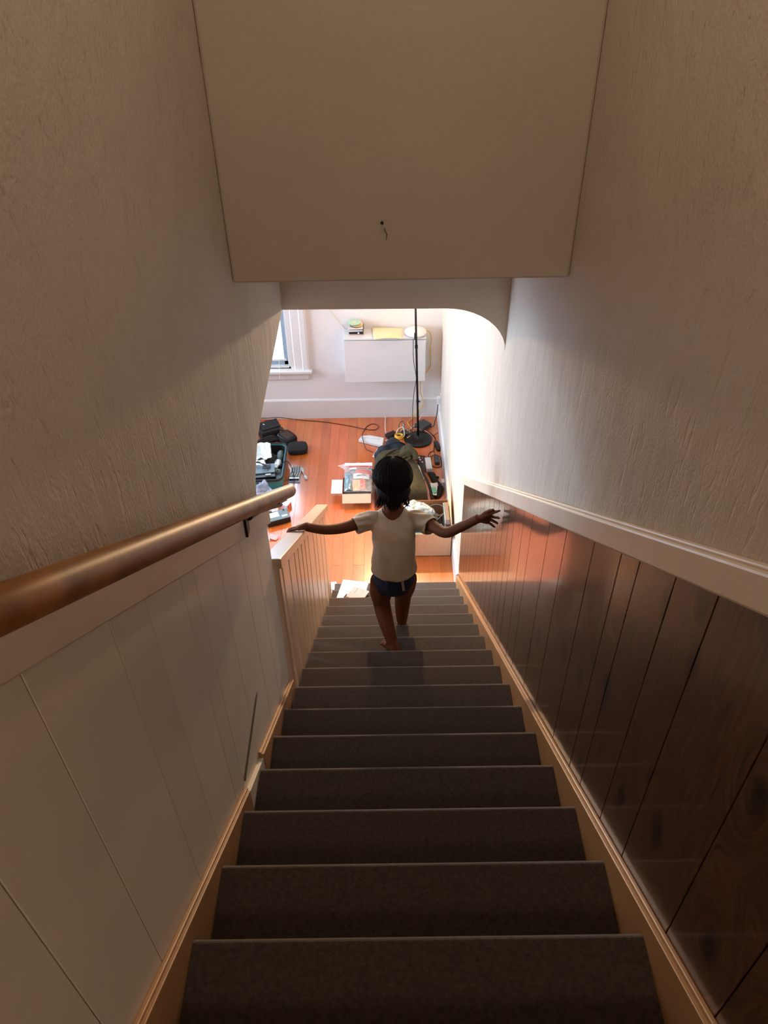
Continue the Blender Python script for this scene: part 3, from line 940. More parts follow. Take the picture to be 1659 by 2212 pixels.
def sheet(name, corners, mat, label, cat, curl=0.01, th=0.0012, n=10, ph=0.0, group=None):
    p0, p1, p2, p3 = [Vector(c) for c in corners]

    def fn(u, v):
        p = (p0 * (1 - u) + p1 * u) * (1 - v) + (p3 * (1 - u) + p2 * u) * v
        p.z += curl * (0.5 + 0.5 * math.sin(3.3 * u + 2.1 * v + ph)) * (abs(u - 0.5) + abs(v - 0.5))
        return p
    return tag(obj(name, G().grid(fn, n, n), mat, solid=th, smooth=True), label, cat, group)


sheet('paper', [(-0.14, 6.50, 0.003), (-0.085, 6.655, 0.003), (-0.03, 6.62, 0.004), (-0.09, 6.475, 0.003)], m_paper, 'folded white paper tucked beside the dark jacket', 'paper', 0.02)
sheet('paper', [(-0.01, 6.79, 0.003), (0.06, 6.825, 0.003), (0.11, 6.775, 0.003), (0.02, 6.72, 0.003)], m_paper, 'small white paper between the jacket and the black brick', 'paper', 0.012, ph=1)
m_peach = M('peach_paper', '#F0C6AE', 0.7, var=0.08)
sheet('paper_scrap', [(-0.195, 6.30, 0.003), (-0.175, 6.36, 0.003), (-0.14, 6.33, 0.004), (-0.165, 6.25, 0.003)], m_peach, 'small peach coloured scrap left of the dark jacket', 'paper', 0.02)

# ---- duffel bag and jacket
du = thing('duffel_bag', 'bulky olive canvas duffel bag lying on the floor, mouth gathered', 'bag', (0.1, 6.0, 0))
rings = []
for (y, cx_, w, h, cz) in [(5.60, 0.18, 0.10, 0.09, 0.10), (5.615, 0.175, 0.19, 0.14, 0.145), (5.67, 0.155, 0.235, 0.155, 0.158), (5.80, 0.13, 0.235, 0.165, 0.166), (5.95, 0.105, 0.235, 0.165, 0.166),
                           (6.08, 0.085, 0.215, 0.16, 0.162), (6.18, 0.07, 0.190, 0.15, 0.155), (6.27, 0.07, 0.150, 0.13, 0.145), (6.32, 0.08, 0.09, 0.08, 0.15), (6.335, 0.09, 0.03, 0.03, 0.16)]:
    ring = []
    for j in range(36):
        a = 2 * math.pi * j / 36
        ca, sa = math.cos(a), math.sin(a)
        p = Vector((cx_ + w * math.copysign(abs(ca) ** 0.8, ca), y, cz + h * math.copysign(abs(sa) ** 0.8, sa)))
        f = 0.014 * noise.noise(Vector((p.x * 9, y * 5, p.z * 11))) + 0.008 * math.sin(9 * a + y * 14)
        p += Vector((ca, 0, sa)) * f
        p.z = max(p.z, 0.002)
        ring.append(p)
    rings.append(ring)
obj('body', G().loft(rings), m_olive, du, smooth=True, sub=1)
g = G().ball((0.205, 6.145, 0.315), (0.085, 0.105, 0.055), 28, 16, amp=0.035, freq=11, seed=3)
g.tube(spline([(0.10, 6.05, 0.31), (0.16, 6.10, 0.335), (0.22, 6.12, 0.36), (0.27, 6.09, 0.345), (0.28, 6.03, 0.31)], 6), [0.018 + 0.02 * math.sin(math.pi * i / 24) for i in range(25)], 10)
obj('gathered_mouth', g, m_olive, du, smooth=True, sub=1)
g = G()
for i, (a0, b0, c0) in enumerate([((0.02, 5.95, 0.325), (0.09, 6.06, 0.335), (0.17, 6.12, 0.34)), ((0.06, 5.90, 0.332), (0.13, 6.00, 0.34), (0.20, 6.08, 0.335)), ((0.12, 5.86, 0.33), (0.17, 5.97, 0.335), (0.23, 6.05, 0.33)), ((-0.06, 6.04, 0.30), (0.02, 6.14, 0.325), (0.12, 6.18, 0.345))]):
    g.tube(spline([a0, b0, c0], 6), [0.004 + 0.011 * math.sin(math.pi * k / 12) for k in range(13)], 8)
obj('fold', g, m_olive, du, smooth=True)
st_pts = spline([(0.275, 6.16, 0.285), (0.325, 6.02, 0.262), (0.345, 5.90, 0.255), (0.392, 5.78, 0.215), (0.420, 5.67, 0.11), (0.418, 5.60, 0.03)], 8)
obj('strap', G().tube(st_pts, [(0.014, 0.004)] * len(st_pts), 8), m_blackmat, du, smooth=True)
jk = G().ball((0.075, 6.425, 0.125), (0.165, 0.100, 0.135), 36, 20, amp=0.05, freq=8, seed=9, floor=0.002)
jk.ball((-0.045, 6.39, 0.085), (0.075, 0.075, 0.10), 24, 14, amp=0.03, freq=12, seed=4, floor=0.002)
o = tag(obj('jacket', jk, m_navy, smooth=True, sub=1), 'crumpled dark navy jacket heaped against the end of the duffel', 'jacket')
obj('seam', G().tube(spline([(-0.03, 6.36, 0.235), (0.05, 6.37, 0.270), (0.13, 6.39, 0.268), (0.19, 6.41, 0.225)], 6), 0.006, 6), m_navy, o, smooth=True)
tag(obj('navy_cloth', G().ball((-0.150, 6.19, 0.035), (0.035, 0.075, 0.040), 22, 12, amp=0.02, freq=15, seed=2, floor=0.002), m_navy, smooth=True),
    'small dark navy cloth poking out left of the duffel', 'cloth')

# ---- things right of the duffel
kp = thing('control_panel', 'dark purple plastic panel with pink keys leaning by the duffel', 'panel', (0.36, 6.31, 0))
m_purple = M('dark_purple_plastic', '#2A1A22', 0.35, var=0.08)
m_keypink = M('pink_keys', '#C9A0A6', 0.4, var=0.05)
obj('frame', G().prism([(0.300, 6.345), (0.315, 6.462), (0.330, 6.472), (0.385, 6.462), (0.398, 6.447), (0.383, 6.27), (0.372, 6.15), (0.352, 6.15), (0.356, 6.33)], 'Z', 0.030, 0.046), m_purple, kp, bevel=0.004)
for kx, ky, a, b in [(0.329, 6.430, 0.026, 0.024), (0.331, 6.392, 0.03, 0.022), (0.362, 6.42, 0.010, 0.03), (0.359, 6.352, 0.02, 0.035)]:
    obj('key', G().lathe([(a * 0.5, 0), (a * 0.5, 0.004), (a * 0.4, 0.006)], (kx, ky, 0.045), 14), m_keypink, kp, smooth=True)
tag(obj('white_box', G().cbox((0.418, 6.335, 0.026), (0.062, 0.19, 0.050), 0.05), m_white, bevel=0.008), 'white rounded plastic box right of the dark purple panel', 'box')
sheet('paper', [(0.29, 6.39, 0.006), (0.36, 6.30, 0.006), (0.385, 6.12, 0.006), (0.305, 6.16, 0.006)], M('cream_paper', '#F3E8CF', 0.7, var=0.04), 'cream papers under the dark purple panel', 'paper', 0.02)
bc = spline([(0.435, 6.215, 0.012), (0.45, 6.15, 0.016), (0.475, 6.07, 0.02), (0.505, 5.99, 0.022), (0.508, 5.92, 0.02), (0.485, 5.86, 0.018), (0.455, 5.83, 0.012)], 5)
g = G().tube(bc, [(0.020 + 0.014 * math.sin(math.pi * i / (len(bc) - 1)), 0.012 + 0.008 * math.sin(math.pi * i / (len(bc) - 1))) for i in range(len(bc))], 12)
g.ball((0.452, 6.195, 0.014), (0.04, 0.03, 0.012), 16, 8, amp=0.015, freq=30, floor=0.001).ball((0.492, 6.145, 0.013), (0.028, 0.022, 0.012), 14, 8, amp=0.01, freq=30, seed=5, floor=0.001)
tag(obj('black_sock', g, m_blackmat, smooth=True, sub=1), 'crumpled black sock lying on the floor near the right wall', 'sock')
pk = sheet('foil_packet', [(0.405, 5.985, 0.05), (0.490, 5.985, 0.055), (0.470, 5.82, 0.05), (0.42, 5.835, 0.045)], m_paper, 'crumpled packet with green print beside the black sock', 'packet', 0.03)
obj('green_print', G().cbox((0.447, 5.885, 0.0665), (0.05, 0.075, 0.002), 0.15, 0.1), m_green, pk)
sheet_o = obj('paper_edge', G().cbox((0.455, 5.970, 0.062), (0.075, 0.045, 0.002), 0.25, 0.12), m_pink, pk)
tag(obj('small_box', G().box(0.527, 0.563, 5.985, 6.045, 0.001, 0.075), m_paper, bevel=0.002), 'small white carton standing against the right baseboard', 'box')

# ---- cardboard box in front of the stairs, right
def open_box(name, label, x0, x1, y0, y1, h, mat, matin, th=0.005, group=None):
    t = thing(name, label, 'box', ((x0 + x1) / 2, (y0 + y1) / 2, 0), group)
    obj('base', G().box(x0, x1, y0, y1, 0.001, 0.001 + th), matin, t)
    obj('front_panel', G().box(x0, x1, y0, y0 + th, 0.001, h), mat, t, bevel=0.001, seg=1)
    obj('back_panel', G().box(x0, x1, y1 - th, y1, 0.001, h), matin, t, bevel=0.001, seg=1)
    obj('side_panel', G().box(x0, x0 + th, y0 + th, y1 - th, 0.001, h), matin, t, bevel=0.001, seg=1)
    obj('side_panel', G().box(x1 - th, x1, y0 + th, y1 - th, 0.001, h), matin, t, bevel=0.001, seg=1)
    return t


b2 = open_box('cardboard_box', 'tan cardboard carton full of odds and ends at the foot of the stairs', 0.07, 0.548, 5.045, 5.50, 0.262, m_cardboard, m_cardinside)  # darker board on the inner panels paints in the carton's inside shading
obj('flap', G().prism([(5.06, 0.262), (5.49, 0.262), (5.62, 0.40), (5.28, 0.405)], 'X', 0.549, 0.554), m_cardboard, b2, bevel=0.001, seg=1)
# contents
g = G().ball((0.25, 5.33, 0.215), (0.155, 0.125, 0.14), 44, 26, amp=0.045, freq=14, seed=6)
g.ball((0.315, 5.235, 0.20), (0.105, 0.075, 0.085), 34, 20, amp=0.04, freq=18, seed=8)
bg_ = tag(obj('plastic_bag', g, m_filmwhite, smooth=True, sub=1), 'bulging clear white plastic bag in the cardboard carton', 'bag')
obj('label', G().grid(lambda u, v: (0.26 + 0.07 * u, 5.25 - 0.05 * v, 0.352 - 0.02 * u - 0.02 * v), 3, 3), m_teal, bg_, solid=0.001)
tag(obj('headphones', G().tube([(0.44 + 0.075 * math.cos(a), 5.385 + 0.065 * math.sin(a), 0.235 + 0.01 * math.sin(a)) for a in [2 * math.pi * i / 28 for i in range(28)]], 0.009, 8, closed=True)
        .ball((0.42, 5.33, 0.20), (0.05, 0.06, 0.03), 18, 10), m_darkgrey, smooth=True), 'round dark grey ring shaped headphones in the carton', 'headphones')
tag(obj('dark_pouch', G().ball((0.448, 5.375, 0.088), (0.042, 0.095, 0.072), 24, 14, amp=0.01, freq=12), m_brownleather, smooth=True), 'dark brown pouch filling the back of the carton', 'pouch')
bk = thing('hardback_book', 'grey brown hardback book standing on edge inside the carton', 'book', (0.52, 5.27, 0.01))
obj('cover', G().box(0.506, 0.541, 5.145, 5.43, 0.012, 0.292), m_bookgrey, bk, bevel=0.002)
obj('spine_band', G().box(0.5055, 0.5415, 5.13, 5.19, 0.012, 0.294), m_ink, bk, bevel=0.002)
obj('plastic_edge', G().box(0.497, 0.5055, 5.15, 5.43, 0.012, 0.286), m_antistatic, bk, bevel=0.001)
tag(obj('teal_case', G().cbox((0.285, 5.108, 0.205), (0.13, 0.085, 0.055), 0.05), m_tealdark, bevel=0.006), 'dark teal box at the front of the carton', 'case')
tag(obj('teal_cloth', G().tube(spline([(0.24, 5.12, 0.245), (0.29, 5.13, 0.255), (0.33, 5.11, 0.25), (0.36, 5.085, 0.22)], 5), [(0.014, 0.006)] * 16, 10), M('bright_teal', '#35A9BE', 0.5, var=0.1), smooth=True),
    'bright teal strap draped over the dark teal box', 'strap')
tag(obj('blue_bottle', G().lathe([(0.006, 0), (0.022, 0.002), (0.022, 0.10), (0.012, 0.12), (0.011, 0.14), (0.005, 0.142)], (0.465, 5.20, 0.09), 16), M('sky_blue_plastic', '#4FA6BC', 0.3, var=0.1), smooth=True),
    'small sky blue bottle beside the book in the carton', 'bottle')
for i, pts in enumerate([[(0.38, 5.17, 0.20), (0.42, 5.22, 0.24), (0.46, 5.27, 0.25), (0.50, 5.31, 0.26)], [(0.37, 5.13, 0.19), (0.41, 5.16, 0.225), (0.44, 5.15, 0.22), (0.47, 5.11, 0.18)], [(0.36, 5.20, 0.19), (0.39, 5.25, 0.215), (0.43, 5.27, 0.215), (0.455, 5.24, 0.19)]]):
    cable('box_cable', pts, 0.005, [m_darkgrey, m_cordblack, m_cordblack][i], ['grey cable rising to the book in the carton', 'black cable curling at the front of the carton', 'black cable over the dark pouch in the carton'][i], 'cable', group='cables in the carton')

# ---- small cardboard box with zip bag, left of the duffel
bx = open_box('cardboard_box', 'shallow shoebox sized carton with open flaps holding a zip bag', -0.42, -0.145, 5.79, 6.05, 0.105, m_cardwhite, m_cardinside)
obj('front_flap', G().prism([(5.788, 0.103), (5.792, 0.108), (5.715, 0.062), (5.712, 0.058)], 'X', -0.418, -0.150), m_paleboard, bx)
obj('side_flap', G().box(-0.525, -0.421, 5.81, 6.02, 0.098, 0.103), m_cardwhite, bx, bevel=0.001, seg=1)
obj('front_label', G().box(-0.405, -0.355, 5.787, 5.790, 0.006, 0.034), m_paper, bx)
obj('printed_mark', G().box(-0.313, -0.269, 5.786, 5.790, 0.010, 0.014).box(-0.313, -0.269, 5.786, 5.790, 0.032, 0.036).box(-0.313, -0.308, 5.786, 5.790, 0.010, 0.036).box(-0.274, -0.269, 5.786, 5.790, 0.010, 0.036), m_ink, bx)


def bagpt(u, v, off=0.0):
    """surface of the zip bag: u across, v from the mouth at the back down to the front"""
    x = -0.405 + 0.268 * u
    y = 6.20 - 0.385 * v
    z = 0.150 - 0.045 * v + 0.028 * math.sin(math.pi * min(max(v, 0), 1)) * math.sin(math.pi * min(max(u, 0), 1)) + off
    z += 0.006 * noise.noise(Vector((x * 22, y * 22, 1.3)))
    return Vector((x, y, z))


zb = thing('zip_bag', 'clear zip bag with red closure holding packets in the small carton', 'bag', (-0.27, 6.0, 0.05))
obj('film', G().grid(lambda u, v: bagpt(u, v, 0.012), 16, 20), m_film, zb, smooth=True)
obj('film_back', G().grid(lambda u, v: Vector((-0.405 + 0.268 * u, 6.20 - 0.385 * v, 0.118 - 0.05 * v)), 6, 8), m_film, zb, smooth=True)
obj('zip_strip', G().grid(lambda u, v: bagpt(0.16 + 0.84 * u, 0.145 + 0.03 * v, 0.016), 10, 2), m_red, zb, solid=0.002)
obj('mouth_band', G().grid(lambda u, v: bagpt(u, 0.0 + 0.12 * v, 0.014), 10, 3), M('pale_lilac_film', '#E6E2EE', 0.3, var=0.04), zb, solid=0.001)
obj('corner', G().add([(-0.478, 6.205, 0.130), (-0.40, 6.195, 0.160), (-0.40, 6.10, 0.155), (-0.425, 6.145, 0.140)], [(0, 1, 2, 3)]), m_film, zb, solid=0.001)
obj('red_sheet', G().grid(lambda u, v: bagpt(0.42 + 0.57 * u, 0.28 + 0.16 * v, 0.006), 6, 4), m_red, zb, solid=0.003)
obj('red_ribbon', G().grid(lambda u, v: bagpt(0.58 + 0.16 * u + 0.03 * (u - 0.5) * v, 0.62 + 0.30 * v, 0.006), 3, 4), m_red, zb, solid=0.003)
obj('tan_sheet', G().grid(lambda u, v: bagpt(0.30 + 0.30 * u, 0.63 + 0.32 * v, 0.003), 4, 4), m_tan, zb, solid=0.003)
obj('grey_sheet', G().grid(lambda u, v: bagpt(0.18 + 0.78 * u, 0.20 + 0.75 * v, -0.004), 6, 6), M('mauve_grey_sheet', '#9A8E8E', 0.6, var=0.25, vscale=120), zb, solid=0.003)
obj('silver_pouch', G().grid(lambda u, v: bagpt(0.02 + 0.30 * u - 0.1 * (1 - v) * u, 0.34 + 0.64 * v, 0.008 + 0.02 * math.sin(u * 3.14) * v), 8, 10), m_antistatic, zb, solid=0.002, smooth=True)
pl = obj('paper_label', G().grid(lambda u, v: bagpt(0.33 + 0.56 * u, 0.44 + 0.17 * v, 0.009), 6, 3), m_paper, zb, solid=0.001)
obj('small_label', G().grid(lambda u, v: bagpt(0.18 + 0.26 * u, 0.20 + 0.07 * v, 0.009), 4, 2), m_paper, zb, solid=0.001)
g = G()
for (ua, ub, va, amp, fr_) in [(0.44, 0.60, 0.525, 0.014, 16), (0.63, 0.78, 0.49, 0.010, 22)]:
    g.tube([bagpt(ua + (ub - ua) * i / 30, va + amp * math.sin(fr_ * i / 6), 0.0125) for i in range(31)], 0.0011, 5)
obj('scribble', g, m_ink, pl)

# ---- left cluster: cases, suitcase and small things
bp = thing('camera_bag', 'black box shaped padded bag by the wall edge, lid raised', 'bag', (-1.2, 6.93, 0))
obj('body', G().cbox((-1.225, 6.90, 0.06), (0.20, 0.15, 0.115), 0.45), m_blackmat, bp, bevel=0.012)
obj('lid', G().cbox((-1.215, 6.935, 0.128), (0.20, 0.13, 0.018), 0.45, 0.12), m_black, bp, bevel=0.005)
obj('tag', G().cbox((-1.275, 6.925, 0.140), (0.010, 0.022, 0.003), 0.9), m_paper, bp)
obj('side_flap', G().cbox((-1.105, 6.935, 0.075), (0.08, 0.09, 0.012), 0.45, 0.0, 0.55), m_black, bp, bevel=0.004)
tag(obj('black_folder', G().cbox((-1.235, 7.065, 0.045), (0.10, 0.05, 0.088), 0.1), m_black, bevel=0.006), 'flat black box standing behind the padded camera bag', 'box')
g = G()
for i in range(4):
    g.tube(spline([(-1.33, 6.67 + 0.018 * i, 0.03 + 0.012 * i), (-1.26, 6.73 + 0.014 * i, 0.045 + 0.010 * i), (-1.18, 6.775 + 0.012 * i, 0.045 + 0.010 * i), (-1.12, 6.81 + 0.01 * i, 0.035)], 5), [(0.014, 0.006)] * 16, 8)
tag(obj('black_straps', g, m_black, smooth=True), 'bundle of folded black straps in front of the camera bag', 'strap')
tag(obj('brown_folder', G().cbox((-1.19, 6.745, 0.012), (0.15, 0.20, 0.020), 0.42), m_brownleather, bevel=0.004), 'flat dark brown lined folder between the black cases', 'folder')


def soft_case(name, label, c, size, rz, mat, top_mat, k=0.55):
    t = thing(name, label, 'case', (c[0], c[1], 0))
    rings = []
    a, b, h = size[0] / 2, size[1] / 2, size[2]
    for (sc, z) in [(0.80, 0.002), (0.96, 0.008), (1.0, h * 0.35), (1.0, h * 0.62), (0.965, h * 0.86), (0.88, h * 0.97), (0.70, h), (0.35, h + 0.002)]:
        ring = []
        for j in range(40):
            w = 2 * math.pi * j / 40
            x_ = a * sc * math.copysign(abs(math.cos(w)) ** k, math.cos(w))
            y_ = b * sc * math.copysign(abs(math.sin(w)) ** k, math.sin(w))
            p = Matrix.Rotation(rz, 4, 'Z') @ Vector((x_, y_, z))
            ring.append(p + Vector((c[0], c[1], 0)))
        rings.append(ring)
    obj('shell', G().loft(rings), mat, t, smooth=True)
    zr = [Vector((c[0], c[1], h * 0.5)) + Matrix.Rotation(rz, 4, 'Z') @ Vector((a * 1.004 * math.copysign(abs(math.cos(w)) ** k, math.cos(w)), b * 1.004 * math.copysign(abs(math.sin(w)) ** k, math.sin(w)), 0)) for w in [2 * math.pi * j / 40 for j in range(40)]]
    obj('zipper', G().tube(zr, 0.0025, 6, closed=True), m_black, t, smooth=True)
    if top_mat:
        obj('top_patch', G().cbox((c[0], c[1], h + 0.001), (size[0] * 0.62, size[1] * 0.62, 0.004), rz), top_mat, t, bevel=0.003)
    return t


soft_case('zip_case', 'smooth black rounded square zip case on the orange boards', (-0.908, 6.645, 0), (0.205, 0.175, 0.062), 0.12, m_blackmat, None, 0.5)
fc = soft_case('fabric_case', 'black zip case with brown fabric top and mesh side', (-1.03, 6.82, 0), (0.155, 0.20, 0.078), 0.72, m_blackmat, m_brownleather, 0.45)
obj('mesh_pocket', G().cbox((-1.095, 6.795, 0.05), (0.012, 0.10, 0.05), 0.72), m_greytop, fc, bevel=0.004)
tag(obj('pouch', G().ball((-0.950, 6.765, 0.02), (0.035, 0.025, 0.022), 18, 10, floor=0.001), m_blackmat, smooth=True), 'tiny black pouch between the fabric case and rounded case', 'pouch')

sc_ = thing('suitcase', 'open teal hard shell suitcase with black lining on the floor', 'suitcase', (-1.27, 6.25, 0))
sx0, sx1, sy0_, sy1_, sh = -1.58, -0.995, 5.955, 6.545, 0.158


def rr(x0, x1, y0, y1, r, z, n=6):
    out = []
    for (cx_, cy_, a0) in [(x1 - r, y1 - r, 0), (x0 + r, y1 - r, 90), (x0 + r, y0 + r, 180), (x1 - r, y0 + r, 270)]:
        for i in range(n + 1):
            a = math.radians(a0 + 90 * i / n)
            out.append(Vector((cx_ + r * math.cos(a), cy_ + r * math.sin(a), z)))
    return out


obj('shell', G().loft([rr(sx0 + 0.02, sx1 - 0.03, sy0_ + 0.02, sy1_ - 0.02, 0.06, 0.002), rr(sx0 + 0.005, sx1 - 0.008, sy0_ + 0.005, sy1_ - 0.005, 0.07, 0.03), rr(sx0, sx1, sy0_, sy1_, 0.07, 0.09), rr(sx0, sx1, sy0_, sy1_, 0.07, sh),
                       rr(sx0 + 0.012, sx1 - 0.012, sy0_ + 0.012, sy1_ - 0.012, 0.06, sh), rr(sx0 + 0.012, sx1 - 0.012, sy0_ + 0.012, sy1_ - 0.012, 0.06, 0.028)], cap=True), m_teal, sc_, smooth=False)
obj('rim', G().tube(rr(sx0 - 0.002, sx1 + 0.002, sy0_ - 0.002, sy1_ + 0.002, 0.07, sh), 0.010, 8, closed=True), m_black, sc_, smooth=True)
obj('zipper_edge', G().tube(rr(sx0 - 0.006, sx1 + 0.006, sy0_ - 0.006, sy1_ + 0.006, 0.075, sh - 0.022), 0.006, 6, closed=True), m_greytop, sc_, smooth=True)
obj('lining', G().loft([rr(sx0 + 0.014, sx1 - 0.014, sy0_ + 0.014, sy1_ - 0.014, 0.06, sh - 0.004), rr(sx0 + 0.02, sx1 - 0.02, sy0_ + 0.02, sy1_ - 0.02, 0.055, 0.034), rr(sx0 + 0.1, sx1 - 0.1, sy0_ + 0.1, sy1_ - 0.1, 0.05, 0.034)], cap=False).prism([(sx0 + 0.1, sy0_ + 0.1), (sx1 - 0.1, sy0_ + 0.1), (sx1 - 0.1, sy1_ - 0.1), (sx0 + 0.1, sy1_ - 0.1)], 'Z', 0.032, 0.034), m_blackmat, sc_)
tag(obj('dark_clothes', G().ball((-1.23, 6.34, 0.092), (0.16, 0.15, 0.056), 34, 18, amp=0.02, freq=14, seed=5, floor=0.036), m_blackmat, smooth=True), 'folded black clothes under the white bag in the suitcase', 'clothes')
obj('corner_guard', G().cbox((-1.03, 5.985, 0.03), (0.075, 0.035, 0.05), 0.75), m_black, sc_, bevel=0.01)


def crumple(u, v, p0, p1, p2, p3, amp, seed):
    p = (Vector(p0) * (1 - u) + Vector(p1) * u) * (1 - v) + (Vector(p3) * (1 - u) + Vector(p2) * u) * v
    p.z += amp * (noise.noise(Vector((u * 3.5 + seed, v * 3.5, 0))) + 0.5 * noise.noise(Vector((u * 8, v * 8 + seed, 2))))
    return p


m_icepaper = M('cool_white_plastic', '#E3EFF3', 0.3, var=0.12, vscale=16, bump=0.4, bscale=22, bdist=0.008)
tag(obj('white_plastic_bag', G().grid(lambda u, v: crumple(u, v, (-1.45, 6.49, 0.17), (-1.155, 6.50, 0.19), (-1.12, 6.28, 0.185), (-1.45, 6.20, 0.18), 0.06, 3), 26, 22), m_icepaper, solid=0.003, smooth=True),
    'crumpled white plastic bag on top of the open suitcase', 'bag')
tag(obj('white_envelope', G().grid(lambda u, v: crumple(u, v, (-1.45, 6.24, 0.185), (-1.19, 6.235, 0.19), (-1.14, 6.12, 0.182), (-1.45, 6.075, 0.18), 0.012, 8), 14, 10), m_paper, solid=0.003, smooth=True),
    'flat white envelope lying below the white bag in the suitcase', 'envelope')
db = thing('disk_drive', 'black boxy drive with grey top at the suitcase edge', 'drive', (-1.19, 6.08, 0.03))
obj('body', G().cbox((-1.20, 6.055, 0.115), (0.27, 0.15, 0.12), 0.10), m_black, db, bevel=0.003)
obj('top_plate', G().cbox((-1.175, 6.10, 0.183), (0.20, 0.13, 0.012), 0.14, 0.05), m_greytop, db, bevel=0.002)
obj('front_strip', G().cbox((-1.19, 5.976, 0.062), (0.26, 0.004, 0.008), 0.10), m_metalgrey, db)
obj('slot_label', G().cbox((-1.128, 6.012, 0.186), (0.05, 0.012, 0.004), 0.12), m_paper, db)
for i in range(3):
    cable('coiled_cable', [(-1.32, 6.12 + 0.03 * i, 0.205), (-1.24, 6.17 - 0.01 * i, 0.222), (-1.17, 6.12 + 0.012 * i, 0.205), (-1.12, 6.145 - 0.02 * i, 0.202), (-1.13, 6.09 + 0.01 * i, 0.20), (-1.19, 6.08 + 0.02 * i, 0.204)], 0.0032, m_cordblack,
          ['thin black cord coiled over the drive, nearest the suitcase rim', 'middle thin black cord coiled over the drive in the suitcase', 'thin black cord coiled over the drive, nearest the white envelope'][i], 'cord', group='cords over the drive in the suitcase')
tag(obj('grey_pouch', G().ball((-1.055, 6.40, 0.095), (0.040, 0.09, 0.058), 22, 14, amp=0.015, freq=16), m_greytop, smooth=True), 'slate grey pouch inside the suitcase near its corner', 'pouch')
tag(obj('clear_wrapper', G().ball((-1.075, 6.262, 0.115), (0.030, 0.055, 0.022), 22, 14, amp=0.025, freq=26, seed=4), m_icepaper, smooth=True), 'small crumpled white wrapper beside the grey pouch', 'wrapper')
tag(obj('ribbon_roll', G().tube([(-1.06 + 0.018 * math.cos(a), 6.165 + 0.022 * math.sin(a), 0.106) for a in [2 * math.pi * i / 18 for i in range(18)]], [(0.003, 0.010)] * 18, 8, closed=True), M('pale_green_roll', '#B9D2BC', 0.5, var=0.1), smooth=True),
    'small pale green roll of ribbon inside the suitcase', 'ribbon')
tag(obj('dark_sleeve', G().cbox((-1.065, 6.12, 0.065), (0.09, 0.20, 0.058), 0.05), m_darkgrey, bevel=0.008), 'dark sleeve lying between the drive and the suitcase side', 'sleeve')
cable('charger_cable', [(-1.03, 6.18, 0.15), (-0.985, 6.24, 0.172), (-0.945, 6.25, 0.12), (-0.915, 6.21, 0.03), (-0.902, 6.14, 0.022), (-0.905, 6.05, 0.02), (-0.93, 5.96, 0.006), (-0.965, 5.91, 0.006)], 0.0034, m_cordblack,
      'black cord hanging from the suitcase across the tool card', 'cord', n=8)
cable('thin_cable', [(-1.0, 6.10, 0.03), (-0.975, 6.17, 0.004), (-0.935, 6.19, 0.004), (-0.93, 6.16, 0.004), (-0.945, 6.13, 0.004), (-0.975, 6.15, 0.004)], 0.002, m_cordblack, 'thin dark cord curled beside the suitcase corner', 'cord')

# tool card
tcd = thing('tool_card', 'grey blister card of silver tools on the orange boards', 'tool set', (-0.91, 6.24, 0))
obj('card', G().prism([(-0.945, 6.355), (-0.852, 6.375), (-0.846, 6.105), (-0.962, 6.11)], 'Z', 0.001, 0.004), m_greycard, tcd)
obj('footer', G().prism([(-0.958, 6.135), (-0.848, 6.128), (-0.846, 6.105), (-0.962, 6.11)], 'Z', 0.004, 0.0055), m_bluegrey, tcd)
for i in range(4):
    xo = -0.938 + 0.024 * i
    obj('tool', G().tube([(xo + 0.012, 6.365, 0.012), (xo + 0.012, 6.25, 0.012), (xo - 0.002, 6.20, 0.012), (xo - 0.005, 6.17, 0.012)], [0.0075, 0.0075, 0.006, 0.009], 8).cbox((xo - 0.005, 6.165, 0.012), (0.022, 0.016, 0.014)),
        m_metalgrey, tcd, smooth=False)
    obj('tip', G().cbox((xo - 0.006, 6.150, 0.011), (0.020, 0.014, 0.014)), m_black, tcd)
wr_pts = spline([(-0.842, 6.33, 0.012), (-0.828, 6.28, 0.018), (-0.815, 6.23, 0.014), (-0.80, 6.19, 0.018), (-0.785, 6.15, 0.010)], 5)
tag(obj('twisted_wrapper', G().tube(wr_pts, [(0.010 + 0.006 * math.sin(i * 0.45), 0.004 + 0.003 * abs(math.cos(i * 0.7))) for i in range(len(wr_pts))], 10), m_filmwhite, smooth=True),
    'twisted clear white wrapper right of the grey tool card', 'wrapper')
g = G().grid(lambda u, v: crumple(u, v, (-1.30, 5.90, 0.10), (-1.155, 5.925, 0.19), (-1.03, 5.84, 0.03), (-1.28, 5.76, 0.02), 0.03, 11), 26, 22)
tag(obj('clear_bag', g, film('lilac_film', '#CFD6EE', 0.38, scale=18), smooth=True, solid=0.001), 'clear crumpled plastic bag in front of the suitcase', 'bag')
sb = thing('small_carton', 'small white and red printed carton beyond the handrail end', 'box', (-0.95, 5.76, 0))
cr = -0.50
cm = Matrix.Translation((-0.965, 5.755, 0)) @ Matrix.Rotation(cr, 4, 'Z')
obj('body', G().box(-0.055, 0.055, -0.038, 0.038, 0.001, 0.052, cm), m_paper, sb, bevel=0.0015, seg=1)
obj('end_panel', G().box(0.0552, 0.0565, -0.028, -0.004, 0.008, 0.044, cm).box(0.0552, 0.0565, 0.004, 0.028, 0.008, 0.044, cm), m_red, sb)
obj('front_print', G().box(-0.04, 0.02, -0.0392, -0.0382, 0.012, 0.036, cm), m_pink, sb)
dv = thing('card_reader', 'black flat drive box with white label by the stair opening', 'drive', (-1.01, 5.55, 0))
obj('body', G().cbox((-1.01, 5.555, 0.030), (0.215, 0.135, 0.058), 0.37), m_black, dv, bevel=0.003)
obj('top_plate', G().cbox((-1.01, 5.555, 0.0605), (0.210, 0.130, 0.003), 0.37), m_greytop, dv, bevel=0.001)
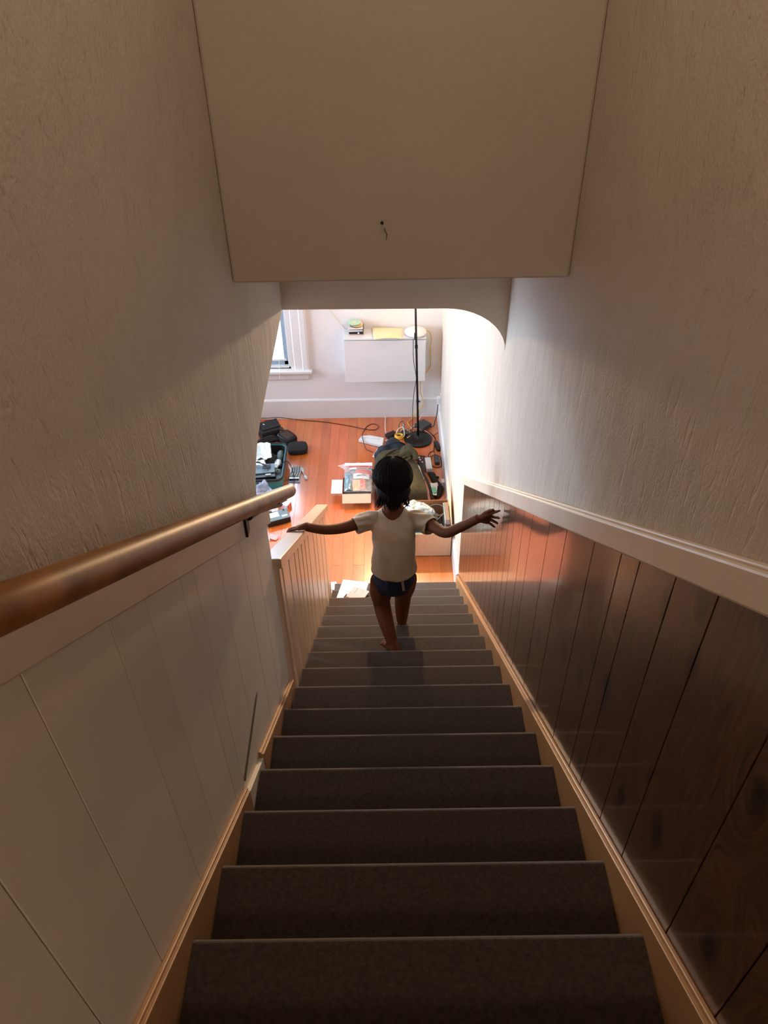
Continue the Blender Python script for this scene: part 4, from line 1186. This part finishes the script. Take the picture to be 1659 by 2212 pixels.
obj('label', G().cbox((-1.040, 5.560, 0.0625), (0.085, 0.070, 0.001), 0.37), m_cardwhite, dv)
obj('small_label', G().cbox((-0.943, 5.553, 0.0625), (0.05, 0.022, 0.001), 0.37), m_paper, dv)
obj('slot', G().cbox((-0.965, 5.504, 0.035), (0.06, 0.002, 0.008), 0.37).cbox((-1.02, 5.483, 0.025), (0.04, 0.002, 0.004), 0.37), m_metalgrey, dv)
obj('feet', G().cbox((-1.08, 5.60, 0.066), (0.03, 0.02, 0.006), 0.37).cbox((-0.96, 5.63, 0.066), (0.012, 0.012, 0.006), 0.37), m_black, dv)
sheet('paper', [(-1.19, 5.56, 0.004), (-1.13, 5.53, 0.02), (-1.052, 5.275, 0.003), (-1.11, 5.235, 0.003)], m_paper, 'folded white paper at the edge of the left panelling', 'paper', 0.02)
sheet('pink_packet', [(-1.06, 5.345, 0.012), (-0.972, 5.325, 0.010), (-1.0, 5.275, 0.008), (-1.055, 5.285, 0.010)], m_pink, 'small pink packet beside the folded white paper', 'packet', 0.015)

# ---- laptop and notebook left lying on the lower steps
zt = nz_(15)


def board(corners, z0, z1, name, mat, parent=None, bevel=0.002):
    return obj(name, G().prism(corners, 'Z', z0, z1), mat, parent, bevel=bevel)


lp = thing('laptop', 'closed silver white laptop lying on the lower steps', 'laptop', (-0.27, 4.35, zt))
lc = [(-0.352, 4.392), (-0.151, 4.357), (-0.205, 4.115), (-0.408, 4.15)]
board(lc, zt + 0.0005, zt + 0.010, 'base', m_metalgrey, lp, 0.004)
m_laptop = M('pale_silver_lid', '#E4ECF0', 0.35, metal=0.2, var=0.02)
board(lc, zt + 0.0105, zt + 0.017, 'lid', m_laptop, lp, 0.004)
nb = thing('notebook', 'pale pink notebook lying on top of the laptop', 'notebook', (-0.24, 4.27, zt + 0.018))
nc = [(-0.262, 4.312), (-0.146, 4.252), (-0.20, 4.15), (-0.325, 4.20)]
m_pinkcover = M('pale_pink_cover', '#E6C4C8', 0.6, var=0.04)
board(nc, zt + 0.0175, zt + 0.024, 'pages', m_paper, nb, 0.001)
board([(p[0] * 1.0, p[1]) for p in nc], zt + 0.0242, zt + 0.026, 'cover', m_pinkcover, nb, 0.001)
obj('ruled_line', G().tube([(-0.232, 4.288, zt + 0.0265), (-0.262, 4.235, zt + 0.0265)], 0.0012, 5).tube([(-0.192, 4.266, zt + 0.0265), (-0.205, 4.240, zt + 0.0265)], 0.001, 5), m_bluegrey, nb)
tag(obj('pen', G().tube([(-0.318, 4.228, zt + 0.022), (-0.335, 4.20, zt + 0.022), (-0.35, 4.16, zt + 0.022)], [0.004, 0.004, 0.003], 8), m_ink), 'dark pen on the laptop beside the notebook edge', 'pen')
sheet('paper', [(-0.51, 4.735, 0.003), (-0.44, 4.74, 0.006), (-0.40, 4.66, 0.004), (-0.50, 4.64, 0.003)], m_paper, 'white paper on the floor at the foot of the stairs', 'paper', 0.01)

# ================================================================== the child
m_skin = M('warm_brown_skin', '#673921', 0.68, var=0.08, vscale=20, sss=0.06, spec=0.22)
m_shirt = M('beige_cotton', '#AE9B83', 0.85, var=0.05, vscale=10, bump=0.5, bscale=22, bstretch=(1.6, 1.6, 0.6), bdist=0.008)
m_short = M('navy_cotton', '#16203A', 0.8, var=0.1)
m_hair = M('dark_brown_hair', '#150D0A', 0.75, var=0.3, vscale=30, stretch=(3, 3, 0.4), spec=0.15)
m_eyew = M('eye_white', '#EDE8E2', 0.3, var=0.02)
m_iris = M('dark_iris', '#22130C', 0.2, var=0.05)
m_lips = M('lips', '#7A3B30', 0.45, var=0.05)

kid = thing('person', 'barefoot child in beige puff-sleeve shirt and navy shorts descending the stairs, arms outstretched', 'person', (0.03, 3.1, nz_(10)))


def ellring(c, rx, ry, tilt=0.0, n=20, sq=1.0, yaw=0.0):
    """ring in a plane roughly horizontal, tipped forward by tilt"""
    m = Matrix.Translation(c) @ Matrix.Rotation(yaw, 4, 'Z') @ Matrix.Rotation(-tilt, 4, 'X')
    out = []
    for j in range(n):
        w = 2 * math.pi * j / n
        out.append(m @ Vector((rx * math.copysign(abs(math.cos(w)) ** sq, math.cos(w)), ry * math.copysign(abs(math.sin(w)) ** sq, math.sin(w)), 0)))
    return out


def remesh(g, name, voxel, smooth_it=4, mat=None):
    me = mesh(name + '_raw', g)
    o = bpy.data.objects.new(name + '_raw', me)
    C.objects.link(o)
    md = o.modifiers.new('r', 'REMESH')
    md.mode = 'VOXEL'
    md.voxel_size = voxel
    sm = o.modifiers.new('s', 'SMOOTH')
    sm.factor = 0.5
    sm.iterations = smooth_it
    dg = bpy.context.evaluated_depsgraph_get()
    out = bpy.data.meshes.new_from_object(o.evaluated_get(dg))
    bpy.data.objects.remove(o)
    bpy.data.meshes.remove(me)
    out.name = name
    out.polygons.foreach_set('use_smooth', [True] * len(out.polygons))
    return out


B = G()
# trunk, pelvis to neck
B.loft([ellring((0.030, 3.115, 1.572), 0.040, 0.045, 0.25), ellring((0.030, 3.118, 1.60), 0.088, 0.078, 0.25), ellring((0.031, 3.125, 1.66), 0.110, 0.088, 0.28), ellring((0.032, 3.145, 1.73), 0.098, 0.076, 0.32),
        ellring((0.033, 3.175, 1.80), 0.090, 0.070, 0.34), ellring((0.033, 3.215, 1.88), 0.096, 0.074, 0.36), ellring((0.033, 3.25, 1.945), 0.108, 0.074, 0.36), ellring((0.033, 3.275, 1.985), 0.112, 0.060, 0.36),
        ellring((0.033, 3.290, 2.012), 0.086, 0.050, 0.36), ellring((0.033, 3.302, 2.035), 0.058, 0.042, 0.36), ellring((0.034, 3.318, 2.065), 0.044, 0.040, 0.4), ellring((0.034, 3.345, 2.12), 0.040, 0.040, 0.4)])
# head: cranium, face, jaw, nose, ears
hc = Vector((0.034, 3.380, 2.185))
hm = Matrix.Rotation(-0.38, 4, 'X')


def hp(x, y, z):
    return hc + hm @ Vector((x, y, z))


B.ball(hc, (0.076, 0.092, 0.094), 24, 16, mat=hm)
B.ball(hp(0, 0.026, -0.046), (0.058, 0.062, 0.058), 20, 12, mat=hm)
B.ball(hp(0, 0.058, -0.082), (0.026, 0.024, 0.020), 14, 8, mat=hm)
B.tube([hp(0, 0.082, -0.010), hp(0, 0.094, -0.030), hp(0, 0.095, -0.040)], [0.007, 0.010, 0.009], 10)
B.tube([hp(-0.018, 0.078, -0.066), hp(0, 0.087, -0.064), hp(0.018, 0.078, -0.066)], [0.006, 0.009, 0.006], 8)
for s in (-1, 1):
    B.ball(hp(0.078 * s, 0.004, -0.024), (0.010, 0.019, 0.028), 12, 8, mat=hm)
    B.ball(hp(0.036 * s, 0.066, -0.036), (0.026, 0.022, 0.022), 12, 8, mat=hm)
# arms
aL = spline([(-0.060, 3.272, 1.985), (-0.110, 3.272, 1.975), (-0.175, 3.245, 1.968), (-0.252, 3.195, 1.985), (-0.330, 3.145, 2.022), (-0.405, 3.105, 2.074), (-0.422, 3.098, 2.086)], 4)
rL = [0.040 + (0.0215 - 0.040) * (i / (len(aL) - 1)) ** 0.9 for i in range(len(aL))]
B.tube(aL, rL, 14)
aR = spline([(0.120, 3.275, 1.985), (0.165, 3.265, 1.985), (0.232, 3.195, 2.000), (0.302, 3.105, 2.024), (0.370, 3.078, 2.080), (0.452, 3.042, 2.168), (0.462, 3.038, 2.178)], 4)
rR = [0.040 + (0.0215 - 0.040) * (i / (len(aR) - 1)) ** 0.9 for i in range(len(aR))]
B.tube(aR, rR, 14)
# legs
lL = spline([(-0.026, 3.118, 1.655), (-0.040, 3.138, 1.555), (-0.040, 3.150, 1.452), (-0.019, 3.060, 1.405), (0.004, 2.975, 1.380), (0.016, 2.925, 1.352)], 5)
rl = [0.076, 0.066, 0.050, 0.046, 0.037, 0.029]
B.tube(lL, [rl[min(i // 5, 5)] * (1 - (i % 5) / 5) + rl[min(i // 5 + 1, 5)] * ((i % 5) / 5) for i in range(len(lL))], 16)
lR = spline([(0.086, 3.130, 1.660), (0.090, 3.190, 1.540), (0.086, 3.262, 1.385), (0.083, 3.292, 1.270), (0.081, 3.318, 1.140), (0.081, 3.330, 1.075)], 5)
B.tube(lR, [rl[min(i // 5, 5)] * (1 - (i % 5) / 5) + rl[min(i // 5 + 1, 5)] * ((i % 5) / 5) for i in range(len(lR))], 16)


def foot(ankle, heel, ball_, toes_dir, side):
    """foot: heel, instep, ball and five toes; toes_dir unit vector along the toes, side = vector to the big toe side"""
    a, h, b = Vector(ankle), Vector(heel), Vector(ball_)
    d = Vector(toes_dir).normalized()
    s = Vector(side).normalized()
    B.tube([a, a * 0.5 + h * 0.5, h], [0.027, 0.026, 0.021], 12)
    B.tube([h, (h + b) / 2 + (a - h) * 0.28, b], [(0.021, 0.021), (0.025, 0.024), (0.033, 0.016)], 14)
    B.tube([a, (a + b) / 2 + Vector((0, 0, 0.004)), b], [0.024, (0.026, 0.02), (0.03, 0.014)], 12)
    for i, (off, ln, r) in enumerate([(0.024, 0.036, 0.0105), (0.008, 0.036, 0.0078), (-0.005, 0.032, 0.0074), (-0.017, 0.027, 0.007), (-0.028, 0.021, 0.0066)]):
        base = b + s * off * 0.95
        tip = base + d * ln + s * off * 0.35
        B.tube([base - d * 0.008, base + d * ln * 0.5 + Vector((0, 0, 0.003)), tip - d * 0.004, tip], [r * 1.05, r * 0.95, r, r * 0.45], 10)


zt10 = nz_(10)
foot((0.022, 2.922, zt10 + 0.052), (0.046, 2.872, zt10 + 0.024), (-0.012, 2.955, zt10 + 0.017), (-0.52, 0.85, 0.02), (0.85, 0.52, 0))
zt12 = nz_(12)
foot((0.081, 3.332, 1.068), (0.085, 3.318, 1.030), (0.080, 3.405, zt12 + 0.034), (0.0, 0.86, -0.35), (-1, 0, 0))


def hand(wrist, knuckles, curls, th, r=0.0085, palm_back=0.011):
    """palm spanning the wrist and four knuckles, four fingers as bent chains, thumb chain th"""
    w = Vector(wrist)
    ks = [Vector(k) for k in knuckles]
    for k in ks:
        B.tube([w, w * 0.5 + k * 0.5, k], [0.0195, 0.0155, palm_back * 1.1], 10)
    for a, b in zip(ks[:-1], ks[1:]):
        B.tube([w * 0.55 + (a + b) * 0.225, (a + b) / 2], [0.013, palm_back * 0.95], 10)
    for i, (k, ch) in enumerate(zip(ks, curls)):
        p = [k] + [Vector(c) for c in ch]
        n = len(p)
        rr_ = [r * (1.05 - 0.22 * j / (n - 1)) * [1.0, 1.03, 0.98, 0.86][i] for j in range(n)]
        rr_[-1] *= 0.72
        B.tube(p, rr_, 10)
    p = [Vector(c) for c in th]
    B.tube(p, [r * 1.45, r * 1.25, r * 1.05, r * 0.75][:len(p)], 10)


# right hand, open, fingertips on the panelling
wr_ = (0.460, 3.040, 2.174)
hand(wr_, [(0.514, 3.018, 2.222), (0.522, 3.032, 2.196), (0.522, 3.042, 2.166), (0.514, 3.048, 2.142)],
     [[(0.530, 3.008, 2.240), (0.545, 2.998, 2.256), (0.559, 2.990, 2.268)], [(0.540, 3.020, 2.198), (0.552, 3.006, 2.208), (0.560, 2.992, 2.214)],
      [(0.538, 3.034, 2.161), (0.551, 3.026, 2.158), (0.560, 3.018, 2.156)], [(0.530, 3.046, 2.128), (0.543, 3.042, 2.118), (0.553, 3.038, 2.112)]],
     [(0.474, 3.036, 2.192), (0.494, 3.030, 2.222), (0.512, 3.018, 2.246), (0.528, 3.004, 2.262)])
# left hand lying on the balustrade cap
def onc(x, y, h):
    return (x, y, capT(y) + h)


hand(onc(-0.412, 3.098, 0.036), [onc(-0.462, 3.112, 0.022), onc(-0.467, 3.098, 0.024), onc(-0.467, 3.083, 0.023), onc(-0.462, 3.069, 0.020)],
     [[onc(-0.485, 3.118, 0.017), onc(-0.505, 3.122, 0.011), onc(-0.520, 3.124, -0.004)], [onc(-0.491, 3.101, 0.018), onc(-0.512, 3.103, 0.010), onc(-0.524, 3.104, -0.008)],
      [onc(-0.491, 3.083, 0.017), onc(-0.511, 3.083, 0.010), onc(-0.523, 3.083, -0.008)], [onc(-0.483, 3.065, 0.014), onc(-0.500, 3.062, 0.010), onc(-0.516, 3.061, -0.002)]],
     [onc(-0.425, 3.112, 0.030), onc(-0.432, 3.132, 0.022), onc(-0.444, 3.148, 0.015), onc(-0.454, 3.158, 0.012)])

body_me = remesh(B, 'body', 0.0036, 5)
body = obj('body', body_me, m_skin, kid)

# shorts: a second skin over the pelvis, cut high at the legs
bm = bmesh.new()
bm.from_mesh(body_me)
bm.normal_update()
kill = []
for f in bm.faces:
    c = f.calc_center_median()
    dx = abs(c.x - 0.031)
    keep = c.z > 1.572 + 1.02 * max(dx - 0.018, 0) and c.z < 1.790 and dx < 0.135 and c.y < 3.33
    if not keep:
        kill.append(f)
bmesh.ops.delete(bm, geom=kill, context='FACES')
for v in bm.verts:
    v.co += v.normal * 0.0045
sm_me = bpy.data.meshes.new('shorts')
bm.to_mesh(sm_me)
bm.free()
sm_me.materials.clear()
sm_me.polygons.foreach_set('use_smooth', [True] * len(sm_me.polygons))
o = obj('shorts', sm_me, m_short, kid, solid=0.003)

# shirt: loose trunk and two short puffed sleeves, cut clean at hem, cuffs and neckline
T = G()
T.loft([ellring((0.034, 3.118, 1.715), 0.118, 0.094, 0.0, 32), ellring((0.034, 3.120, 1.75), 0.125, 0.100, 0.02, 32), ellring((0.035, 3.142, 1.80), 0.119, 0.094, 0.16, 32), ellring((0.034, 3.180, 1.865), 0.114, 0.091, 0.30, 32), ellring((0.034, 3.217, 1.92), 0.118, 0.090, 0.36, 32),
        ellring((0.034, 3.250, 1.962), 0.124, 0.080, 0.38, 32), ellring((0.034, 3.274, 1.992), 0.114, 0.064, 0.38, 32), ellring((0.034, 3.290, 2.018), 0.086, 0.052, 0.38, 32), ellring((0.034, 3.302, 2.042), 0.056, 0.046, 0.38, 32)])
slr = [0.044, 0.045, 0.046, 0.048, 0.0495, 0.051, 0.052, 0.0525, 0.053, 0.053, 0.0525, 0.052, 0.051, 0.050, 0.049, 0.048, 0.047]
T.tube(spline([(-0.050, 3.268, 1.984), (-0.092, 3.267, 1.978), (-0.128, 3.258, 1.970), (-0.165, 3.246, 1.962), (-0.190, 3.234, 1.960)], 4), slr, 20)
T.tube(spline([(0.116, 3.270, 1.986), (0.155, 3.262, 1.984), (0.188, 3.240, 1.985), (0.222, 3.206, 1.990), (0.246, 3.180, 1.996)], 4), slr, 20)
shirt_me = remesh(T, 't_shirt', 0.0045, 4)
bm = bmesh.new()
bm.from_mesh(shirt_me)


def cut(region, co, no):
    """cut away what lies beyond a plane, within a region of the cloth"""
    fs = [f for f in bm.faces if region(f.calc_center_median())]
    geom = list({v for f in fs for v in f.verts}) + list({e for f in fs for e in f.edges}) + fs
    bmesh.ops.bisect_plane(bm, geom=geom, plane_co=co, plane_no=no, clear_outer=False, clear_inner=False)
    kill = [f for f in bm.faces if region(f.calc_center_median()) and (f.calc_center_median() - Vector(co)).dot(Vector(no)) > 0]
    bmesh.ops.delete(bm, geom=kill, context='FACES')


cut(lambda c: c.z < 1.80, (0.034, 3.12, 1.748), (0, 0.0, -1))
cut(lambda c: c.x < -0.115, (-0.176, 3.241, 1.961), Vector((-0.90, -0.42, -0.12)).normalized())
cut(lambda c: c.x > 0.165, (0.234, 3.192, 1.993), Vector((0.66, -0.74, 0.10)).normalized())


def nq(c):
    return Vector(((c.x - 0.029) / (0.058 + 0.38 * (c.z - 2.02)), (c.y - 3.318) / 0.124, (c.z - 2.066) / 0.082))


kill = [f for f in bm.faces if nq(f.calc_center_median()).length < 1.0]
bmesh.ops.delete(bm, geom=kill, context='FACES')
for v in bm.verts:
    if v.is_boundary:
        q = nq(v.co)
        if 0.8 < q.length < 1.2:
            c0 = Vector((0.029, 3.318, 2.066))
            for _ in range(4):
                q = nq(v.co)
                v.co = c0 + (v.co - c0) / max(q.length, 0.5)
bm.normal_update()
for v in bm.verts:
    p = v.co
    near_sleeve = max(0.0, min(1.0, (abs(p.x - 0.034) - 0.085) / 0.05)) * (1.0 if p.z > 1.91 else 0.0)
    d = 0.004 * noise.noise(Vector((p.x * 16, p.y * 10, p.z * 12))) + 0.0035 * near_sleeve * math.sin(p.y * 120 + p.z * 60 + 2.5 * noise.noise(p * 14))
    d += 0.006 * (1 - near_sleeve) * noise.noise(Vector((p.x * 20 + p.z * 17, 4, p.z * 9 - p.x * 5)))
    v.co += v.normal * d * (0.35 if v.is_boundary else 1.0)
for _ in range(3):
    bmesh.ops.smooth_vert(bm, verts=[v for v in bm.verts if v.is_boundary], factor=0.5, use_axis_x=True, use_axis_y=True, use_axis_z=True)
bm.to_mesh(shirt_me)
bm.free()
shirt_me.polygons.foreach_set('use_smooth', [True] * len(shirt_me.polygons))
sh_o = obj('t_shirt', shirt_me, m_shirt, kid, solid=0.003)
obj('hem_strip', G().grid(lambda u, v: (0.068 + 0.014 * u + 0.010 * v, 3.026 + 0.010 * v + 0.003 * math.sin(v * 5), 1.756 - 0.092 * v), 2, 6), m_shirt, sh_o, solid=0.002, smooth=True)

# eyes and brows
for s in (-1, 1):
    e = obj('eye', G().ball(hp(0.031 * s, 0.076, -0.004), 0.0115, 14, 10), m_eyew, kid, smooth=True)
    obj('iris', G().ball(hp(0.031 * s, 0.0835, -0.004), 0.0055, 12, 8), m_iris, e, smooth=True)
    obj('eyebrow', G().tube([hp(0.018 * s, 0.090, 0.016), hp(0.034 * s, 0.086, 0.020), hp(0.048 * s, 0.076, 0.015)], [0.0022, 0.003, 0.0018], 6), m_hair, kid, smooth=True)
obj('mouth', G().tube([hp(-0.018, 0.082, -0.066), hp(0, 0.094, -0.063), hp(0.018, 0.082, -0.066)], [0.003, 0.006, 0.003], 8), m_lips, kid, smooth=True)

# bobbed hair: a smooth rounded cap with fine strands, turning in at the nape
cap_c = hp(0, -0.012, 0.006)
low_c = hp(0, -0.034, -0.066)
Hs = G()
Hs.ball(cap_c, (0.101, 0.101, 0.104), 36, 24, amp=0.006, freq=16, mat=hm)
Hs.ball(low_c, (0.090, 0.066, 0.074), 32, 20, amp=0.006, freq=20, mat=hm)
hair_me = remesh(Hs, 'hair', 0.005, 6)
bm = bmesh.new()
bm.from_mesh(hair_me)
inv = hm.inverted()
kill = []
for f in bm.faces:
    q = inv @ (f.calc_center_median() - hc)
    if (q.y > 0.045 and q.z < 0.045 + 0.25 * abs(q.x)) or (q.y > 0.02 and q.z < -0.06):
        kill.append(f)
bmesh.ops.delete(bm, geom=kill, context='FACES')
bm.to_mesh(hair_me)
bm.free()
hair_o = obj('hair', hair_me, m_hair, kid, solid=0.004)
rs = random.Random(11)
H_ = G()
for i in range(2200):
    az = rs.uniform(-2.3, 2.3)             # 0 = back of the head
    back = abs(az) < 1.75
    p0_ = rs.uniform(0.05, 2.25)
    ln = rs.uniform(0.5, 1.0)
    pts = []
    n = 7
    lift = rs.uniform(0.99, 1.06)
    for k in range(n):
        t = k / (n - 1)
        po = p0_ + ln * t
        a2 = az + 0.12 * math.sin(2.0 * t + i) * t
        if po < 1.75:
            o_ = Vector((0.102 * math.sin(po) * math.sin(a2), -0.102 * math.sin(po) * math.cos(a2), 0.105 * math.cos(po))) * lift
            p = cap_c + hm @ o_
        else:
            q = po - 1.75
            if not back and q > 0.25:
                q = 0.25
            o_ = Vector((0.101 * math.sin(a2) * (1 - 0.55 * q), -0.100 * math.cos(a2) * (1 - 0.25 * q), 0.105 * math.cos(1.75) - 0.115 * q)) * 1.0
            p = cap_c + hm @ (o_ * lift)
        pts.append(p)
    w = rs.uniform(0.0012, 0.0026)
    H_.tube(pts, [w, w, w, w, w * 0.9, w * 0.7, w * 0.25], 4)
for i in range(60):                        # loose curled ends at the nape
    az = rs.uniform(-1.25, 1.25)
    b0 = low_c + hm @ Vector((0.080 * math.sin(az), -0.060 * math.cos(az), -0.030 + rs.uniform(-0.02, 0.015)))
    d1 = hm @ Vector((0.016 * math.sin(az) * rs.uniform(-0.6, 1.2), -0.010 * rs.uniform(0, 1), -0.026))
    d2 = hm @ Vector((0.030 * math.sin(az) * rs.uniform(-0.8, 1.3), -0.020 * rs.uniform(-0.2, 1), -0.040 * rs.uniform(0.7, 1.2)))
    H_.tube(spline([b0, b0 + d1, b0 + d2], 3), [0.004, 0.004, 0.0036, 0.003, 0.0024, 0.0017, 0.0006], 5)
obj('strands', H_, m_hair, hair_o, smooth=True)['kind'] = 'stuff'
